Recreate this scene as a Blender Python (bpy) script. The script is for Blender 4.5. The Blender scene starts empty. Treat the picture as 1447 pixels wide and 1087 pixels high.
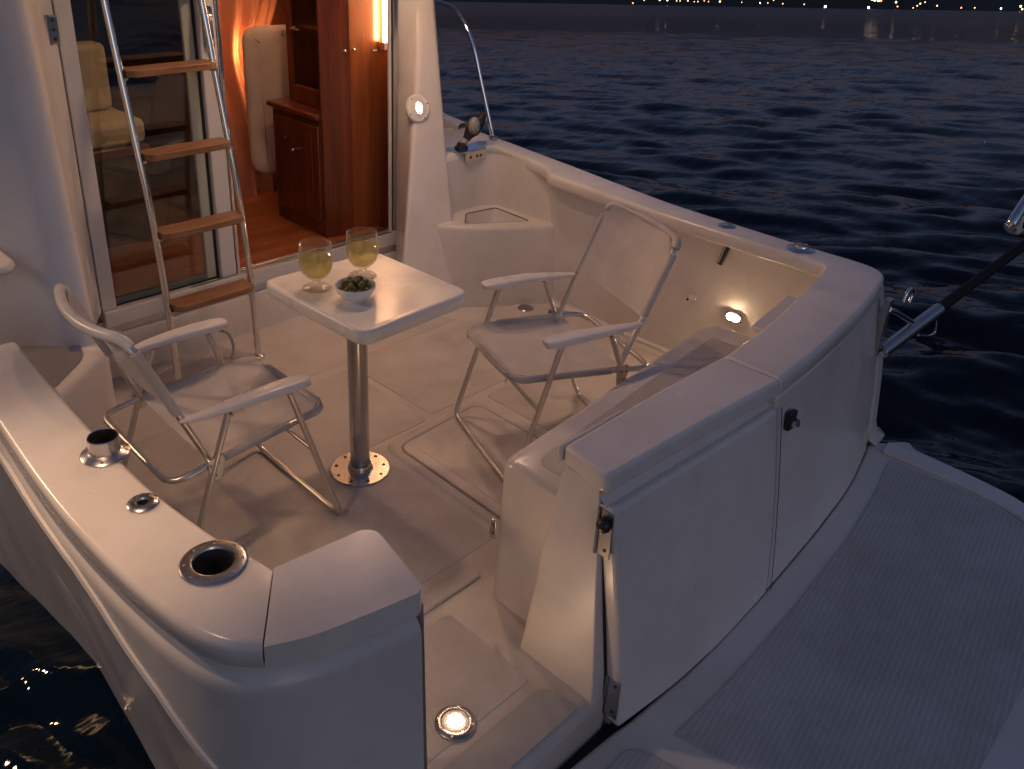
import bpy, bmesh, math, random
import numpy as np
from mathutils import Vector, Matrix
random.seed(7); rng = np.random.default_rng(11)
PI = math.pi; R = math.radians
scene = bpy.context.scene
COL = scene.collection

# the boat lies heeled and trimmed a little: boat frame (x starboard, y forward, z up) -> world
T3 = Matrix(((0.998458122437005, -0.0022441564802373635, -0.055464777122628546),
             (-0.0022441564802373635, 0.9967336976497609, -0.08072731713074087),
             (0.055464777122628546, 0.08072731713074087, 0.995191820086766)))
T4 = T3.to_4x4()
WATER = -0.52

# ------------------------------------------------------------------ materials
def new_mat(name):
    m = bpy.data.materials.new(name); m.use_nodes = True
    nt = m.node_tree; b = nt.nodes['Principled BSDF']
    return m, nt, b
def nd(nt, t, **kw):
    n = nt.nodes.new(t)
    for k, v in kw.items():
        if k in n.inputs: n.inputs[k].default_value = v
        else: setattr(n, k, v)
    return n
def mat(name, col, rough=.4, metal=0, spec=.5, coat=0, var=0, vscale=4, bump=0, bscale=60, rvar=0, **kw):
    m, nt, b = new_mat(name)
    b.inputs['Base Color'].default_value = (*col, 1)
    b.inputs['Roughness'].default_value = rough
    b.inputs['Metallic'].default_value = metal
    b.inputs['Specular IOR Level'].default_value = spec
    b.inputs['Coat Weight'].default_value = coat
    b.inputs['Coat Roughness'].default_value = .08
    for k, v in kw.items(): b.inputs[k.replace('_', ' ')].default_value = v
    tc = nd(nt, 'ShaderNodeTexCoord')
    if var or rvar:
        n = nd(nt, 'ShaderNodeTexNoise', Scale=vscale, Detail=6.0, Roughness=.65)
        nt.links.new(tc.outputs['Object'], n.inputs['Vector'])
    if var:
        r = nd(nt, 'ShaderNodeValToRGB')
        r.color_ramp.elements[0].position = .32; r.color_ramp.elements[1].position = .72
        r.color_ramp.elements[0].color = (*[c*(1-var) for c in col], 1)
        r.color_ramp.elements[1].color = (*[min(1, c*(1+var*.3)) for c in col], 1)
        nt.links.new(n.outputs['Fac'], r.inputs['Fac']); nt.links.new(r.outputs['Color'], b.inputs['Base Color'])
    if rvar:
        mr = nd(nt, 'ShaderNodeMapRange')
        mr.inputs['From Min'].default_value = .3; mr.inputs['From Max'].default_value = .7
        mr.inputs['To Min'].default_value = max(0, rough-rvar); mr.inputs['To Max'].default_value = rough+rvar
        nt.links.new(n.outputs['Fac'], mr.inputs['Value']); nt.links.new(mr.outputs['Result'], b.inputs['Roughness'])
    if bump:
        n2 = nd(nt, 'ShaderNodeTexNoise', Scale=bscale, Detail=4.0)
        nt.links.new(tc.outputs['Object'], n2.inputs['Vector'])
        bp = nd(nt, 'ShaderNodeBump', Strength=bump, Distance=.004)
        nt.links.new(n2.outputs['Fac'], bp.inputs['Height']); nt.links.new(bp.outputs['Normal'], b.inputs['Normal'])
    return m

def gelcoat(name, col, rough=.2, grime=.16):
    """white GRP: faint cloudy yellowing, fine dirt specks and a slightly wavy gloss"""
    m, nt, b = new_mat(name)
    tc = nd(nt, 'ShaderNodeTexCoord')
    n1 = nd(nt, 'ShaderNodeTexNoise', Scale=2.0, Detail=4.0, Roughness=.55)
    n2 = nd(nt, 'ShaderNodeTexNoise', Scale=55.0, Detail=3.0, Roughness=.6)
    n3 = nd(nt, 'ShaderNodeTexNoise', Scale=6.0, Detail=2.0)
    mp = nd(nt, 'ShaderNodeMapping'); mp.inputs['Scale'].default_value = (1, 1, .7)
    nt.links.new(tc.outputs['Object'], mp.inputs['Vector'])
    for n in (n1, n3): nt.links.new(mp.outputs['Vector'], n.inputs['Vector'])
    nt.links.new(tc.outputs['Object'], n2.inputs['Vector'])
    r = nd(nt, 'ShaderNodeValToRGB'); e = r.color_ramp.elements
    e[0].position = .28; e[0].color = (col[0]*(1-grime), col[1]*(1-grime*1.15), col[2]*(1-grime*1.5), 1)
    e[1].position = .62; e[1].color = (*col, 1)
    nt.links.new(n1.outputs['Fac'], r.inputs['Fac'])
    r2 = nd(nt, 'ShaderNodeValToRGB'); e = r2.color_ramp.elements
    e[0].position = .16; e[0].color = (.45, .42, .38, 1); e[1].position = .28; e[1].color = (1, 1, 1, 1)
    nt.links.new(n2.outputs['Fac'], r2.inputs['Fac'])
    mx = nd(nt, 'ShaderNodeMix', data_type='RGBA', blend_type='MULTIPLY')
    mx.inputs[0].default_value = .6
    nt.links.new(r.outputs['Color'], mx.inputs[6]); nt.links.new(r2.outputs['Color'], mx.inputs[7])
    nt.links.new(mx.outputs[2], b.inputs['Base Color'])
    n4 = nd(nt, 'ShaderNodeTexNoise', Scale=7.0, Detail=10.0, Roughness=.78, Distortion=.2)
    nt.links.new(tc.outputs['Object'], n4.inputs['Vector'])
    r4 = nd(nt, 'ShaderNodeValToRGB'); e = r4.color_ramp.elements
    e[0].position = .34; e[0].color = (.74, .71, .66, 1); e[1].position = .50; e[1].color = (1, 1, 1, 1)
    nt.links.new(n4.outputs['Fac'], r4.inputs['Fac'])
    mx4 = nd(nt, 'ShaderNodeMix', data_type='RGBA', blend_type='MULTIPLY'); mx4.inputs[0].default_value = .26
    nt.links.new(mx.outputs[2], mx4.inputs[6]); nt.links.new(r4.outputs['Color'], mx4.inputs[7]); nt.links.new(mx4.outputs[2], b.inputs['Base Color'])
    mr = nd(nt, 'ShaderNodeMapRange'); mr.inputs['To Min'].default_value = rough*.7; mr.inputs['To Max'].default_value = rough*1.5
    mr.inputs['From Min'].default_value = .3; mr.inputs['From Max'].default_value = .7
    nt.links.new(n1.outputs['Fac'], mr.inputs['Value']); nt.links.new(mr.outputs['Result'], b.inputs['Roughness'])
    bp = nd(nt, 'ShaderNodeBump', Strength=.2, Distance=.006)
    nt.links.new(n3.outputs['Fac'], bp.inputs['Height']); nt.links.new(bp.outputs['Normal'], b.inputs['Normal'])
    b.inputs['Specular IOR Level'].default_value = .5
    return m

def nonskid(name, col, pitch, ang, depth, cross=True, rough=.55):
    """moulded anti-slip: fine ridges broken into small studs"""
    m, nt, b = new_mat(name)
    tc = nd(nt, 'ShaderNodeTexCoord')
    mp = nd(nt, 'ShaderNodeMapping'); mp.inputs['Rotation'].default_value = (0, 0, ang)
    nt.links.new(tc.outputs['Object'], mp.inputs['Vector'])
    w1 = nd(nt, 'ShaderNodeTexWave', Scale=1.0/pitch*.314/1.0, Distortion=.6, Detail=1.0)
    w1.inputs['Detail Scale'].default_value = 2.0
    nt.links.new(mp.outputs['Vector'], w1.inputs['Vector'])
    h = w1.outputs['Fac']
    if cross:
        w2 = nd(nt, 'ShaderNodeTexWave', Scale=1.0/(pitch*1.5)*.314, Distortion=.6); w2.bands_direction = 'Y'
        nt.links.new(mp.outputs['Vector'], w2.inputs['Vector'])
        mu = nd(nt, 'ShaderNodeMath', operation='MULTIPLY')
        nt.links.new(w1.outputs['Fac'], mu.inputs[0]); nt.links.new(w2.outputs['Fac'], mu.inputs[1]); h = mu.outputs[0]
    bp = nd(nt, 'ShaderNodeBump', Strength=depth, Distance=.0022)
    nt.links.new(h, bp.inputs['Height']); nt.links.new(bp.outputs['Normal'], b.inputs['Normal'])
    n1 = nd(nt, 'ShaderNodeTexNoise', Scale=3.0, Detail=8.0, Roughness=.7)
    nt.links.new(tc.outputs['Object'], n1.inputs['Vector'])
    r = nd(nt, 'ShaderNodeValToRGB'); e = r.color_ramp.elements
    e[0].position = .3; e[0].color = (col[0]*.74, col[1]*.72, col[2]*.68, 1); e[1].position = .68; e[1].color = (*col, 1)
    nt.links.new(n1.outputs['Fac'], r.inputs['Fac'])
    r2 = nd(nt, 'ShaderNodeValToRGB'); e = r2.color_ramp.elements      # dirt settles between the studs
    e[0].position = .0; e[0].color = (.72, .70, .68, 1); e[1].position = .5; e[1].color = (1, 1, 1, 1)
    nt.links.new(h, r2.inputs['Fac'])
    mx = nd(nt, 'ShaderNodeMix', data_type='RGBA', blend_type='MULTIPLY'); mx.inputs[0].default_value = .55
    nt.links.new(r.outputs['Color'], mx.inputs[6]); nt.links.new(r2.outputs['Color'], mx.inputs[7])
    nt.links.new(mx.outputs[2], b.inputs['Base Color'])
    b.inputs['Roughness'].default_value = rough
    return m

def wood(name, c0, c1, rough=.3, scale=(1, 1, .06), ring=14, coat=.3):
    m, nt, b = new_mat(name)
    tc = nd(nt, 'ShaderNodeTexCoord')
    mp = nd(nt, 'ShaderNodeMapping'); mp.inputs['Scale'].default_value = scale
    nt.links.new(tc.outputs['Object'], mp.inputs['Vector'])
    n = nd(nt, 'ShaderNodeTexNoise', Scale=ring, Detail=8.0, Roughness=.6, Distortion=1.2)
    nt.links.new(mp.outputs['Vector'], n.inputs['Vector'])
    n2 = nd(nt, 'ShaderNodeTexNoise', Scale=ring*9, Detail=3.0)
    nt.links.new(mp.outputs['Vector'], n2.inputs['Vector'])
    ad = nd(nt, 'ShaderNodeMath', operation='MULTIPLY_ADD'); ad.inputs[1].default_value = .35
    nt.links.new(n2.outputs['Fac'], ad.inputs[0]); nt.links.new(n.outputs['Fac'], ad.inputs[2])
    r = nd(nt, 'ShaderNodeValToRGB'); e = r.color_ramp.elements
    e[0].position = .45; e[0].color = (*c0, 1); e[1].position = .85; e[1].color = (*c1, 1)
    nt.links.new(ad.outputs[0], r.inputs['Fac']); nt.links.new(r.outputs['Color'], b.inputs['Base Color'])
    b.inputs['Roughness'].default_value = rough; b.inputs['Coat Weight'].default_value = coat
    b.inputs['Coat Roughness'].default_value = .15
    bp = nd(nt, 'ShaderNodeBump', Strength=.08, Distance=.002)
    nt.links.new(n2.outputs['Fac'], bp.inputs['Height']); nt.links.new(bp.outputs['Normal'], b.inputs['Normal'])
    return m

def emit(name, col, st):
    m = bpy.data.materials.new(name); m.use_nodes = True; nt = m.node_tree; nt.nodes.clear()
    e = nt.nodes.new('ShaderNodeEmission'); o = nt.nodes.new('ShaderNodeOutputMaterial')
    e.inputs['Color'].default_value = (*col, 1); e.inputs['Strength'].default_value = st
    nt.links.new(e.outputs[0], o.inputs[0]); return m

def fabric(name, col, alpha=1.0, rough=.8):
    m, nt, b = new_mat(name)
    b.inputs['Base Color'].default_value = (*col, 1); b.inputs['Roughness'].default_value = rough
    b.inputs['Sheen Weight'].default_value = .2
    tc = nd(nt, 'ShaderNodeTexCoord')
    n = nd(nt, 'ShaderNodeTexNoise', Scale=9.0, Detail=6.0)
    nt.links.new(tc.outputs['Object'], n.inputs['Vector'])
    r = nd(nt, 'ShaderNodeValToRGB'); e = r.color_ramp.elements
    e[0].position = .3; e[0].color = (*[c*.8 for c in col], 1); e[1].position = .7; e[1].color = (*col, 1)
    nt.links.new(n.outputs['Fac'], r.inputs['Fac']); nt.links.new(r.outputs['Color'], b.inputs['Base Color'])
    w = nd(nt, 'ShaderNodeTexNoise', Scale=350.0, Detail=2.0)
    nt.links.new(tc.outputs['Object'], w.inputs['Vector'])
    bp = nd(nt, 'ShaderNodeBump', Strength=.2, Distance=.002)
    nt.links.new(w.outputs['Fac'], bp.inputs['Height']); nt.links.new(bp.outputs['Normal'], b.inputs['Normal'])
    if alpha < 1: b.inputs['Alpha'].default_value = alpha
    return m

def facing_mix(nt, base, top, power):
    """reflection grows toward grazing angles, the same on both sides of a thin wall"""
    lw = nt.nodes.new('ShaderNodeLayerWeight'); lw.inputs['Blend'].default_value = .5
    p = nt.nodes.new('ShaderNodeMath'); p.operation = 'POWER'; p.inputs[1].default_value = power
    m = nt.nodes.new('ShaderNodeMath'); m.operation = 'MULTIPLY_ADD'; m.inputs[1].default_value = top; m.inputs[2].default_value = base
    nt.links.new(lw.outputs['Facing'], p.inputs[0]); nt.links.new(p.outputs[0], m.inputs[0]); return m.outputs[0]
def thin_glass(name, tint, base, top=.55, power=4, rough=.012, edge=0):
    m = bpy.data.materials.new(name); m.use_nodes = True; nt = m.node_tree; nt.nodes.clear()
    o = nt.nodes.new('ShaderNodeOutputMaterial'); mx = nt.nodes.new('ShaderNodeMixShader')
    t = nt.nodes.new('ShaderNodeBsdfTransparent'); g = nt.nodes.new('ShaderNodeBsdfGlossy')
    t.inputs['Color'].default_value = (*tint, 1); g.inputs['Roughness'].default_value = rough
    nt.links.new(facing_mix(nt, base, top, power), mx.inputs[0]); nt.links.new(t.outputs[0], mx.inputs[1]); nt.links.new(g.outputs[0], mx.inputs[2])
    if edge:
        m2 = nt.nodes.new('ShaderNodeMixShader'); d = nt.nodes.new('ShaderNodeBsdfTranslucent'); d.inputs['Color'].default_value = (.95, .95, .93, 1)
        nt.links.new(facing_mix(nt, .015, edge, 5), m2.inputs[0]); nt.links.new(mx.outputs[0], m2.inputs[1]); nt.links.new(d.outputs[0], m2.inputs[2])
        nt.links.new(m2.outputs[0], o.inputs['Surface']); return m
    nt.links.new(mx.outputs[0], o.inputs['Surface']); return m
def wine_mat():
    m = bpy.data.materials.new('white_wine'); m.use_nodes = True; nt = m.node_tree; nt.nodes.clear()
    o = nt.nodes.new('ShaderNodeOutputMaterial'); mx = nt.nodes.new('ShaderNodeMixShader'); m2 = nt.nodes.new('ShaderNodeMixShader')
    t = nt.nodes.new('ShaderNodeBsdfTransparent'); g = nt.nodes.new('ShaderNodeBsdfGlossy'); d = nt.nodes.new('ShaderNodeBsdfTranslucent')
    t.inputs['Color'].default_value = (.90, .84, .50, 1); g.inputs['Roughness'].default_value = .02
    d.inputs['Color'].default_value = (.82, .77, .42, 1); m2.inputs[0].default_value = .34
    nt.links.new(t.outputs[0], m2.inputs[1]); nt.links.new(d.outputs[0], m2.inputs[2])
    nt.links.new(facing_mix(nt, .03, .3, 4), mx.inputs[0]); nt.links.new(m2.outputs[0], mx.inputs[1]); nt.links.new(g.outputs[0], mx.inputs[2])
    nt.links.new(mx.outputs[0], o.inputs['Surface']); return m
def glass(name, tint=(1, 1, 1), ior=1.45, rough=0.0):
    m, nt, b = new_mat(name)
    b.inputs['Base Color'].default_value = (*tint, 1); b.inputs['Roughness'].default_value = rough
    b.inputs['Transmission Weight'].default_value = 1; b.inputs['IOR'].default_value = ior
    return m

WARM = (1.0, .60, .30)
M = dict(
    gel=gelcoat('white_gelcoat', (.74, .70, .66)),
    gel2=gelcoat('shell_gelcoat', (.70, .665, .63), .42, .12),
    solef=gelcoat('floor_gelcoat', (.645, .605, .57), .4, .2),
    hull=gelcoat('hull_gelcoat', (.66, .64, .62), .3),
    table=gelcoat('table_gelcoat', (.78, .75, .70), .24, .08),
    deck=nonskid('floor_nonskid', (.70, .655, .62), .0055, R(12), .35, False),
    plat=nonskid('platform_nonskid', (.64, .615, .59), .0105, R(-8), .45),
    seatgrip=nonskid('seat_nonskid', (.66, .63, .60), .007, R(5), .3),
    plate=mat('threshold_panel', (.46, .45, .42), .5, var=.2),
    groove=mat('groove_shade', (.30, .275, .255), .7),
    gap=mat('dark_joint_shade', (.02, .02, .022), .7),  # dark joints, also the painted shade under the port cap
    rubber=mat('black_rubber', (.012, .012, .013), .6, spec=.2),
    blk=mat('black_plastic', (.02, .02, .022), .4),
    greyp=mat('grey_plastic', (.33, .31, .29), .35, var=.15),
    chrome=mat('polished_steel', (.74, .73, .72), .11, 1, rvar=.03, vscale=30),
    steel=mat('brushed_steel', (.52, .51, .50), .25, 1, rvar=.015, vscale=30),
    alu=mat('dull_aluminium', (.66, .65, .63), .33, 1, rvar=.05, vscale=40),
    aluw=mat('white_aluminium', (.66, .65, .62), .35, var=.1),
    bore=mat('shaded_bore', (.13,.125,.12), .4, .8),  # steel darkened, shade of the socket's depth put into the colour
    hole=mat('dark_bore', (.03, .028, .026), .5),
    wplast=gelcoat('white_plastic', (.74, .71, .67), .3, .08),
    sling=fabric('white_mesh_fabric', (.64, .60, .57), .74, .7),
    teak=wood('teak', (.18, .082, .036), (.36, .185, .088), .45, (.1, 1, 1), 40, 0),
    mahog=wood('mahogany', (.075, .016, .006), (.19, .045, .015), .28),
    mahogd=wood('mahogany_floor', (.16, .045, .015), (.34, .11, .04), .35, (.12, 1, 1), 10),
    cush=fabric('beige_cushion', (.66, .55, .40)),
    curtain=fabric('salmon_curtain', (.55, .24, .13)),
    cream=fabric('cream_fabric', (.62, .50, .40)),
    pane=thin_glass('window_glass', (.80, .82, .76), .10, .5),
    cglass=thin_glass('drinking_glass', (.95, .955, .945), .07, .42, 3, .012, .6),
    wine=wine_mat(),
    china=mat('white_china', (.80, .79, .77), .12, coat=.4),
    olive=mat('olive_skin', (.17, .15, .04), .42, spec=.35, var=.45, vscale=60, bump=.3, bscale=120),
    dark=mat('cabin_lining', (.05, .035, .028), .7),
    lens=thin_glass('clear_lens', (.9, .88, .84), .06),
    lampc=emit('lamp_glow', (1.0, .64, .36), 30),
    lamps=emit('wall_lamp_glow', (1.0, .66, .40), 46),
    lampf=emit('floor_lamp_glow', (1.0, .62, .36), 34),
    lampo=emit('overhead_lamp_glow', (1.0, .59, .36), 26),
    tube=emit('strip_lamp_glow', (1.0, .56, .28), 7.5),
)

# ------------------------------------------------------------------ mesh helpers
class MB:
    def __init__(s): s.v = []; s.f = []
    def add(s, v, f):
        k = len(s.v); s.v += [tuple(p) for p in v]; s.f += [tuple(i+k for i in q) for q in f]; return s
    def box(s, x0, x1, y0, y1, z0, z1):
        return s.add([(x0,y0,z0),(x1,y0,z0),(x1,y1,z0),(x0,y1,z0),(x0,y0,z1),(x1,y0,z1),(x1,y1,z1),(x0,y1,z1)],
                     [(3,2,1,0),(4,5,6,7),(0,1,5,4),(1,2,6,5),(2,3,7,6),(3,0,4,7)])
    def loft(s, loops, closed=True, cap=(True, True)):
        n = len(loops[0]); v = [p for l in loops for p in l]; f = []
        for a in range(len(loops)-1):
            for i in range(n if closed else n-1):
                j = (i+1) % n; f.append((a*n+i, a*n+j, (a+1)*n+j, (a+1)*n+i))
        if closed and cap[0]: f.append(tuple(reversed(range(n))))
        if closed and cap[1]: f.append(tuple((len(loops)-1)*n+i for i in range(n)))
        return s.add(v, f)
    def slab(s, poly, z0, z1):
        return s.loft([[(x, y, z0) for x, y in poly], [(x, y, z1) for x, y in poly]])
    def tube(s, pts, r, seg=10, cap=True, closed=False):
        P = [Vector(p) for p in pts]; n = len(P)
        rad = r if isinstance(r, (list, tuple)) else [r]*n
        loops = []; up = None
        for i in range(n):
            a = P[i-1] if (i or closed) else P[0]; b = P[(i+1) % n] if (i < n-1 or closed) else P[-1]
            t = (b-a).normalized()
            if up is None:
                up = Vector((0, 0, 1)) if abs(t.z) < .9 else Vector((1, 0, 0))
            e = (up - t*up.dot(t)).normalized(); up = e; g = t.cross(e)
            loops.append([P[i]+(e*math.cos(2*PI*k/seg)+g*math.sin(2*PI*k/seg))*rad[i] for k in range(seg)])
        if closed: loops.append(loops[0]); cap = False
        return s.loft(loops, True, (cap, cap))
    def lathe(s, prof, seg=32, mtx=None, cap=(False, False)):
        loops = [[(r*math.cos(2*PI*k/seg), r*math.sin(2*PI*k/seg), z) for k in range(seg)] for r, z in prof]
        if mtx is not None: loops = [[mtx @ Vector(p) for p in l] for l in loops]
        return s.loft(loops, True, cap)
    def sphere(s, c, r, seg=12, rings=8, sc=(1, 1, 1), rot=None):
        loops = []
        for i in range(rings+1):
            t = PI*i/rings; t = min(max(t, .02), PI-.02)
            l = []
            for k in range(seg):
                a = 2*PI*k/seg
                p = Vector((math.sin(t)*math.cos(a)*sc[0], math.sin(t)*math.sin(a)*sc[1], -math.cos(t)*sc[2]))*r
                if rot is not None: p = rot @ p
                l.append(p+Vector(c))
            loops.append(l)
        return s.loft(loops)
    def build(s, name, m, parent=None, bevel=0, seg=3, sharp=38, sub=0, blim=30):
        me = bpy.data.meshes.new(name); me.from_pydata(s.v, [], s.f); me.update()
        bm = bmesh.new(); bm.from_mesh(me); bmesh.ops.remove_doubles(bm, verts=bm.verts, dist=1e-6)
        bmesh.ops.recalc_face_normals(bm, faces=bm.faces); bm.to_mesh(me); bm.free()
        me.materials.append(M[m] if isinstance(m, str) else m)
        o = bpy.data.objects.new(name, me); COL.objects.link(o)
        if parent is not None: o.parent = parent
        if bevel:
            b = o.modifiers.new('bevel', 'BEVEL'); b.width = bevel; b.segments = seg; b.limit_method = 'ANGLE'; b.angle_limit = R(blim)
            b.harden_normals = False; b.use_clamp_overlap = True
        if sub:
            q = o.modifiers.new('sub', 'SUBSURF'); q.levels = sub; q.render_levels = sub
        me.polygons.foreach_set('use_smooth', [True]*len(me.polygons))
        if not sub: me.set_sharp_from_angle(angle=R(sharp)) if not bevel else me.set_sharp_from_angle(angle=R(80))
        return o

def thing(name, label, cat, loc=(0, 0, 0), rz=0, group=None):
    o = bpy.data.objects.new(name, None); COL.objects.link(o); o.empty_display_size = .1
    o.location = loc; o.rotation_euler = (0, 0, rz); o['label'] = label; o['category'] = cat
    if group: o['group'] = group
    return o
def tag(o, label, cat, group=None):
    o['label'] = label; o['category'] = cat
    if group: o['group'] = group
    return o
def crom(pts, n=8):
    P = [Vector(p) for p in pts]; out = []
    for i in range(len(P)-1):
        a = P[i-1] if i else P[0]*2-P[1]; b, c = P[i], P[i+1]; d = P[i+2] if i+2 < len(P) else P[-1]*2-P[-2]
        for k in range(n):
            t = k/n
            out.append(.5*((2*b)+(c-a)*t+(2*a-5*b+4*c-d)*t*t+(3*b-a-3*c+d)*t**3))
    out.append(P[-1]); return out
def round_poly(pts, rad, n=6):
    N = len(pts); out = []
    rad = rad if isinstance(rad, (list, tuple)) else [rad]*N
    for i in range(N):
        p = Vector(pts[i]); a = Vector(pts[i-1])-p; b = Vector(pts[(i+1) % N])-p
        r = min(rad[i], a.length*.49, b.length*.49)
        if r <= 0: out.append(tuple(p)); continue
        A = p+a.normalized()*r; B = p+b.normalized()*r
        for k in range(n+1):
            t = k/n; q = A*(1-t)**2+p*2*t*(1-t)+B*t*t; out.append((q.x, q.y))
    return out
def resample(poly, n):
    P = [Vector(p) for p in poly]; P.append(P[0]); L = [0]
    for i in range(len(P)-1): L.append(L[-1]+(P[i+1]-P[i]).length)
    out = []; j = 0
    for k in range(n):
        t = L[-1]*k/n
        while L[j+1] < t: j += 1
        out.append(P[j].lerp(P[j+1], (t-L[j])/max(1e-9, L[j+1]-L[j])))
    return out
def offs(poly, d):
    """offset a closed CCW polygon outward by d"""
    n = len(poly); out = []
    for i in range(n):
        p = Vector(poly[i]); a = (p-Vector(poly[i-1])); b = (Vector(poly[(i+1) % n])-p)
        if a.length < 1e-9: a = b
        if b.length < 1e-9: b = a
        t = (a.normalized()+b.normalized()).normalized()
        out.append((p.x+t.y*d, p.y-t.x*d))
    return out
def at(loc, rot=(0, 0, 0)):
    from mathutils import Euler
    return Matrix.Translation(loc) @ Euler(rot).to_matrix().to_4x4()
def facing(loc, nrm, up=(0, 0, 1)):
    """matrix whose z axis is nrm"""
    z = Vector(nrm).normalized(); x = Vector(up).cross(z).normalized(); y = z.cross(x)
    m = Matrix((x, y, z)).transposed().to_4x4(); m.translation = loc; return m
def xf(mb, mtx):
    mb.v = [tuple(mtx @ Vector(p)) for p in mb.v]; return mb

# ================================================================== BOAT
boat = thing('motor_yacht', 'white motor yacht with lit aft cockpit, swim platform and open saloon door', 'boat')

ZC = .68
def sheer(y): return ZC + max(0, y+.1)*.035
# ---- port coaming
P_OUT = [(-1.090,.34),(-1.096,.02),(-1.112,-.30),(-1.115,-.52),(-1.104,-.74),(-1.083,-.905),(-1.052,-.998),(-1.004,-1.054),(-.929,-1.092),(-.825,-1.116),(-.716,-1.134)]
P_IN  = [(-.922,.33),(-.934,.0),(-.942,-.28),(-.942,-.50),(-.918,-.73),(-.897,-.82),(-.886,-.875),(-.884,-.900),(-.868,-.906),(-.78,-.914),(-.683,-.924)]
def cap_sweep(ins, outs, th=.055, n=6, zf=sheer, rr=.018):
    I = crom([(x, y, 0) for x, y in ins], n); O = crom([(x, y, 0) for x, y in outs], n)
    prof = [('I',.035,-th),('I',.004,-th),('I',0,-th+.005),('I',0,-rr)]
    prof += [('I', rr*(1-math.sin(a)), -rr*(1-math.cos(a))) for a in (1.2,.8,.4,0.)]
    prof += [('O', -rr*(1-math.sin(a)), -rr*(1-math.cos(a))) for a in (0.,.4,.8,1.2)]
    prof += [('O',0,-rr),('O',0,-th+.005),('O',-.004,-th),('O',-.035,-th)]
    loops = []
    for a, b in zip(I, O):
        u = (b-a).normalized(); l = []
        for w, d, z in prof:
            p = (a if w == 'I' else b)+u*d; l.append((p.x, p.y, zf(p.y)+z))
        loops.append(l)
    return loops
lp = cap_sweep(P_IN[:8], P_OUT[:8])
mb = MB().loft(lp); cap_p = mb.build('coaming_cap', 'gel', boat, .006, 2, blim=55)
cap_p['label'] = 'port coaming cap with three steel sockets'
# corner cap on the port transom block (starts past a sealed joint)
blk = round_poly([(-.8835,-.9035),(-.688,-.926),(-.670,-.95),(-.706,-1.128),(-.722,-1.137),(-.825,-1.116),(-.929,-1.092),(-1.0022,-1.0568)],
                 [.0,.015,.012,.02,.02,.05,.05,.0])
MB().slab(blk, ZC-.055, ZC).build('coaming_cap', 'gel', boat, .013, 4)
# port quarter body under the cap (upper, light) with a moulded knuckle that sweeps down aft
def ridge_z(x, y):
    if x > -1.05 or y < -.97:       # round the corner
        t = (x+1.06)/.25
        return max(-.16, .335-.55*max(0, t)-.35*max(0, -.97-y))
    ys = [-.97,-.914,-.83,-.73,-.62,-.52,-.42,.4]; zs = [.37,.411,.463,.50,.545,.568,.573,.585]
    return float(np.interp(y, ys, zs))
def nrm2(P, i):
    a = P[max(0, i-1)]; b = P[min(len(P)-1, i+1)]; t = (b-a).normalized(); return Vector((-t.y, t.x, 0))*-1
po = crom([(x, y, 0) for x, y in [(-1.20,3.4),(-1.17,2.0),(-1.12,1.0)]+P_OUT], 8)
rows_up = []; K = 12; HS = (0,.012,.026,.04,.055)
for k in range(K):
    r = []
    for i, p in enumerate(po):
        n = -nrm2(po, i) if nrm2(po, i).dot(Vector((-.2,.2,0))-Vector((p.x,p.y,0))) > 0 else nrm2(po, i)
        n = nrm2(po, i)
        c = Vector((-.75,-.3,0)); n = n if n.dot(p-c) > 0 else -n
        zt = sheer(p.y)-.062; zr = ridge_z(p.x, p.y); t = k/(K-1)
        h = zt-zr
        z = zt-(HS[k]*min(1, h/.062) if k < 5 else min(.055,h*.88)+(h-min(.055,h*.88))*(k-4)/(K-5))
        q_ = min(1, (zt-z)/.036)
        d = -.024+.028*q_*q_*(3-2*q_)+.045*(zt-z)
        q = p+n*d; r.append((q.x, q.y, z))
    rows_up.append(r)
MB().loft(rows_up, False).build('quarter_panel', 'hull', boat, sharp=60)
# dark strip right under the cap, painting in the shade of the recess
rec = [[(p[0], p[1], p[2]) for p in rows_up[0]], [(p[0]+.012*(1 if p[0] < -1.03 else 0), p[1]+.012*(1 if p[1] < -1.0 else 0), p[2]+.012) for p in rows_up[0]]]
MB().loft(rec, False).build('cap_recess_shade', 'gap', boat)
# rounded bead on the knuckle
bead = [Vector(p) for p in rows_up[-1]]
MB().tube([b+Vector((.004,.004,-.002)) for b in bead], .012, 8).build('rub_rail', 'hull', boat)
# lower hull side, tucking in to the water
low = []
for k in range(6):
    r = []; t = k/5
    for i, b in enumerate(bead):
        n = (Vector((b.x, b.y, 0))-Vector((-.75,-.3,0)))
        w_ = min(1, max(0, (-b.y-.6)/.45)); n = (Vector((-1, 0, 0))*(1-w_)+n.normalized()*w_).normalized()
        z = b.z+(-.85-b.z)*t
        q = b-n*(.012+.20*((b.z-z)/1.4)+.02*math.sin(PI*t)); r.append((q.x, q.y, z))
    low.append(r)
MB().loft(low, False).build('hull_side', 'hull', boat, sharp=60)
# inner side of the port coaming and of the block
wi = crom([(x-.03, y, 0) for x, y in P_IN[:7]], 5)
wi = [(p.x, p.y) for p in wi]+[(-.905,-.915),(-.89,-.93),(-.70,-.95),(-.705,-1.08),(-.70,-1.125)]
inner = []
for t in np.linspace(0, 1, 5):
    inner.append([(x-.02*(1-t)+( .045*(1-t) if y < -.94 else 0), y, -.04+(sheer(y)-.05+.04)*t) for x, y in wi])
MB().loft(inner, False).build('cockpit_side', 'gel2', boat, sharp=45)

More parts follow.
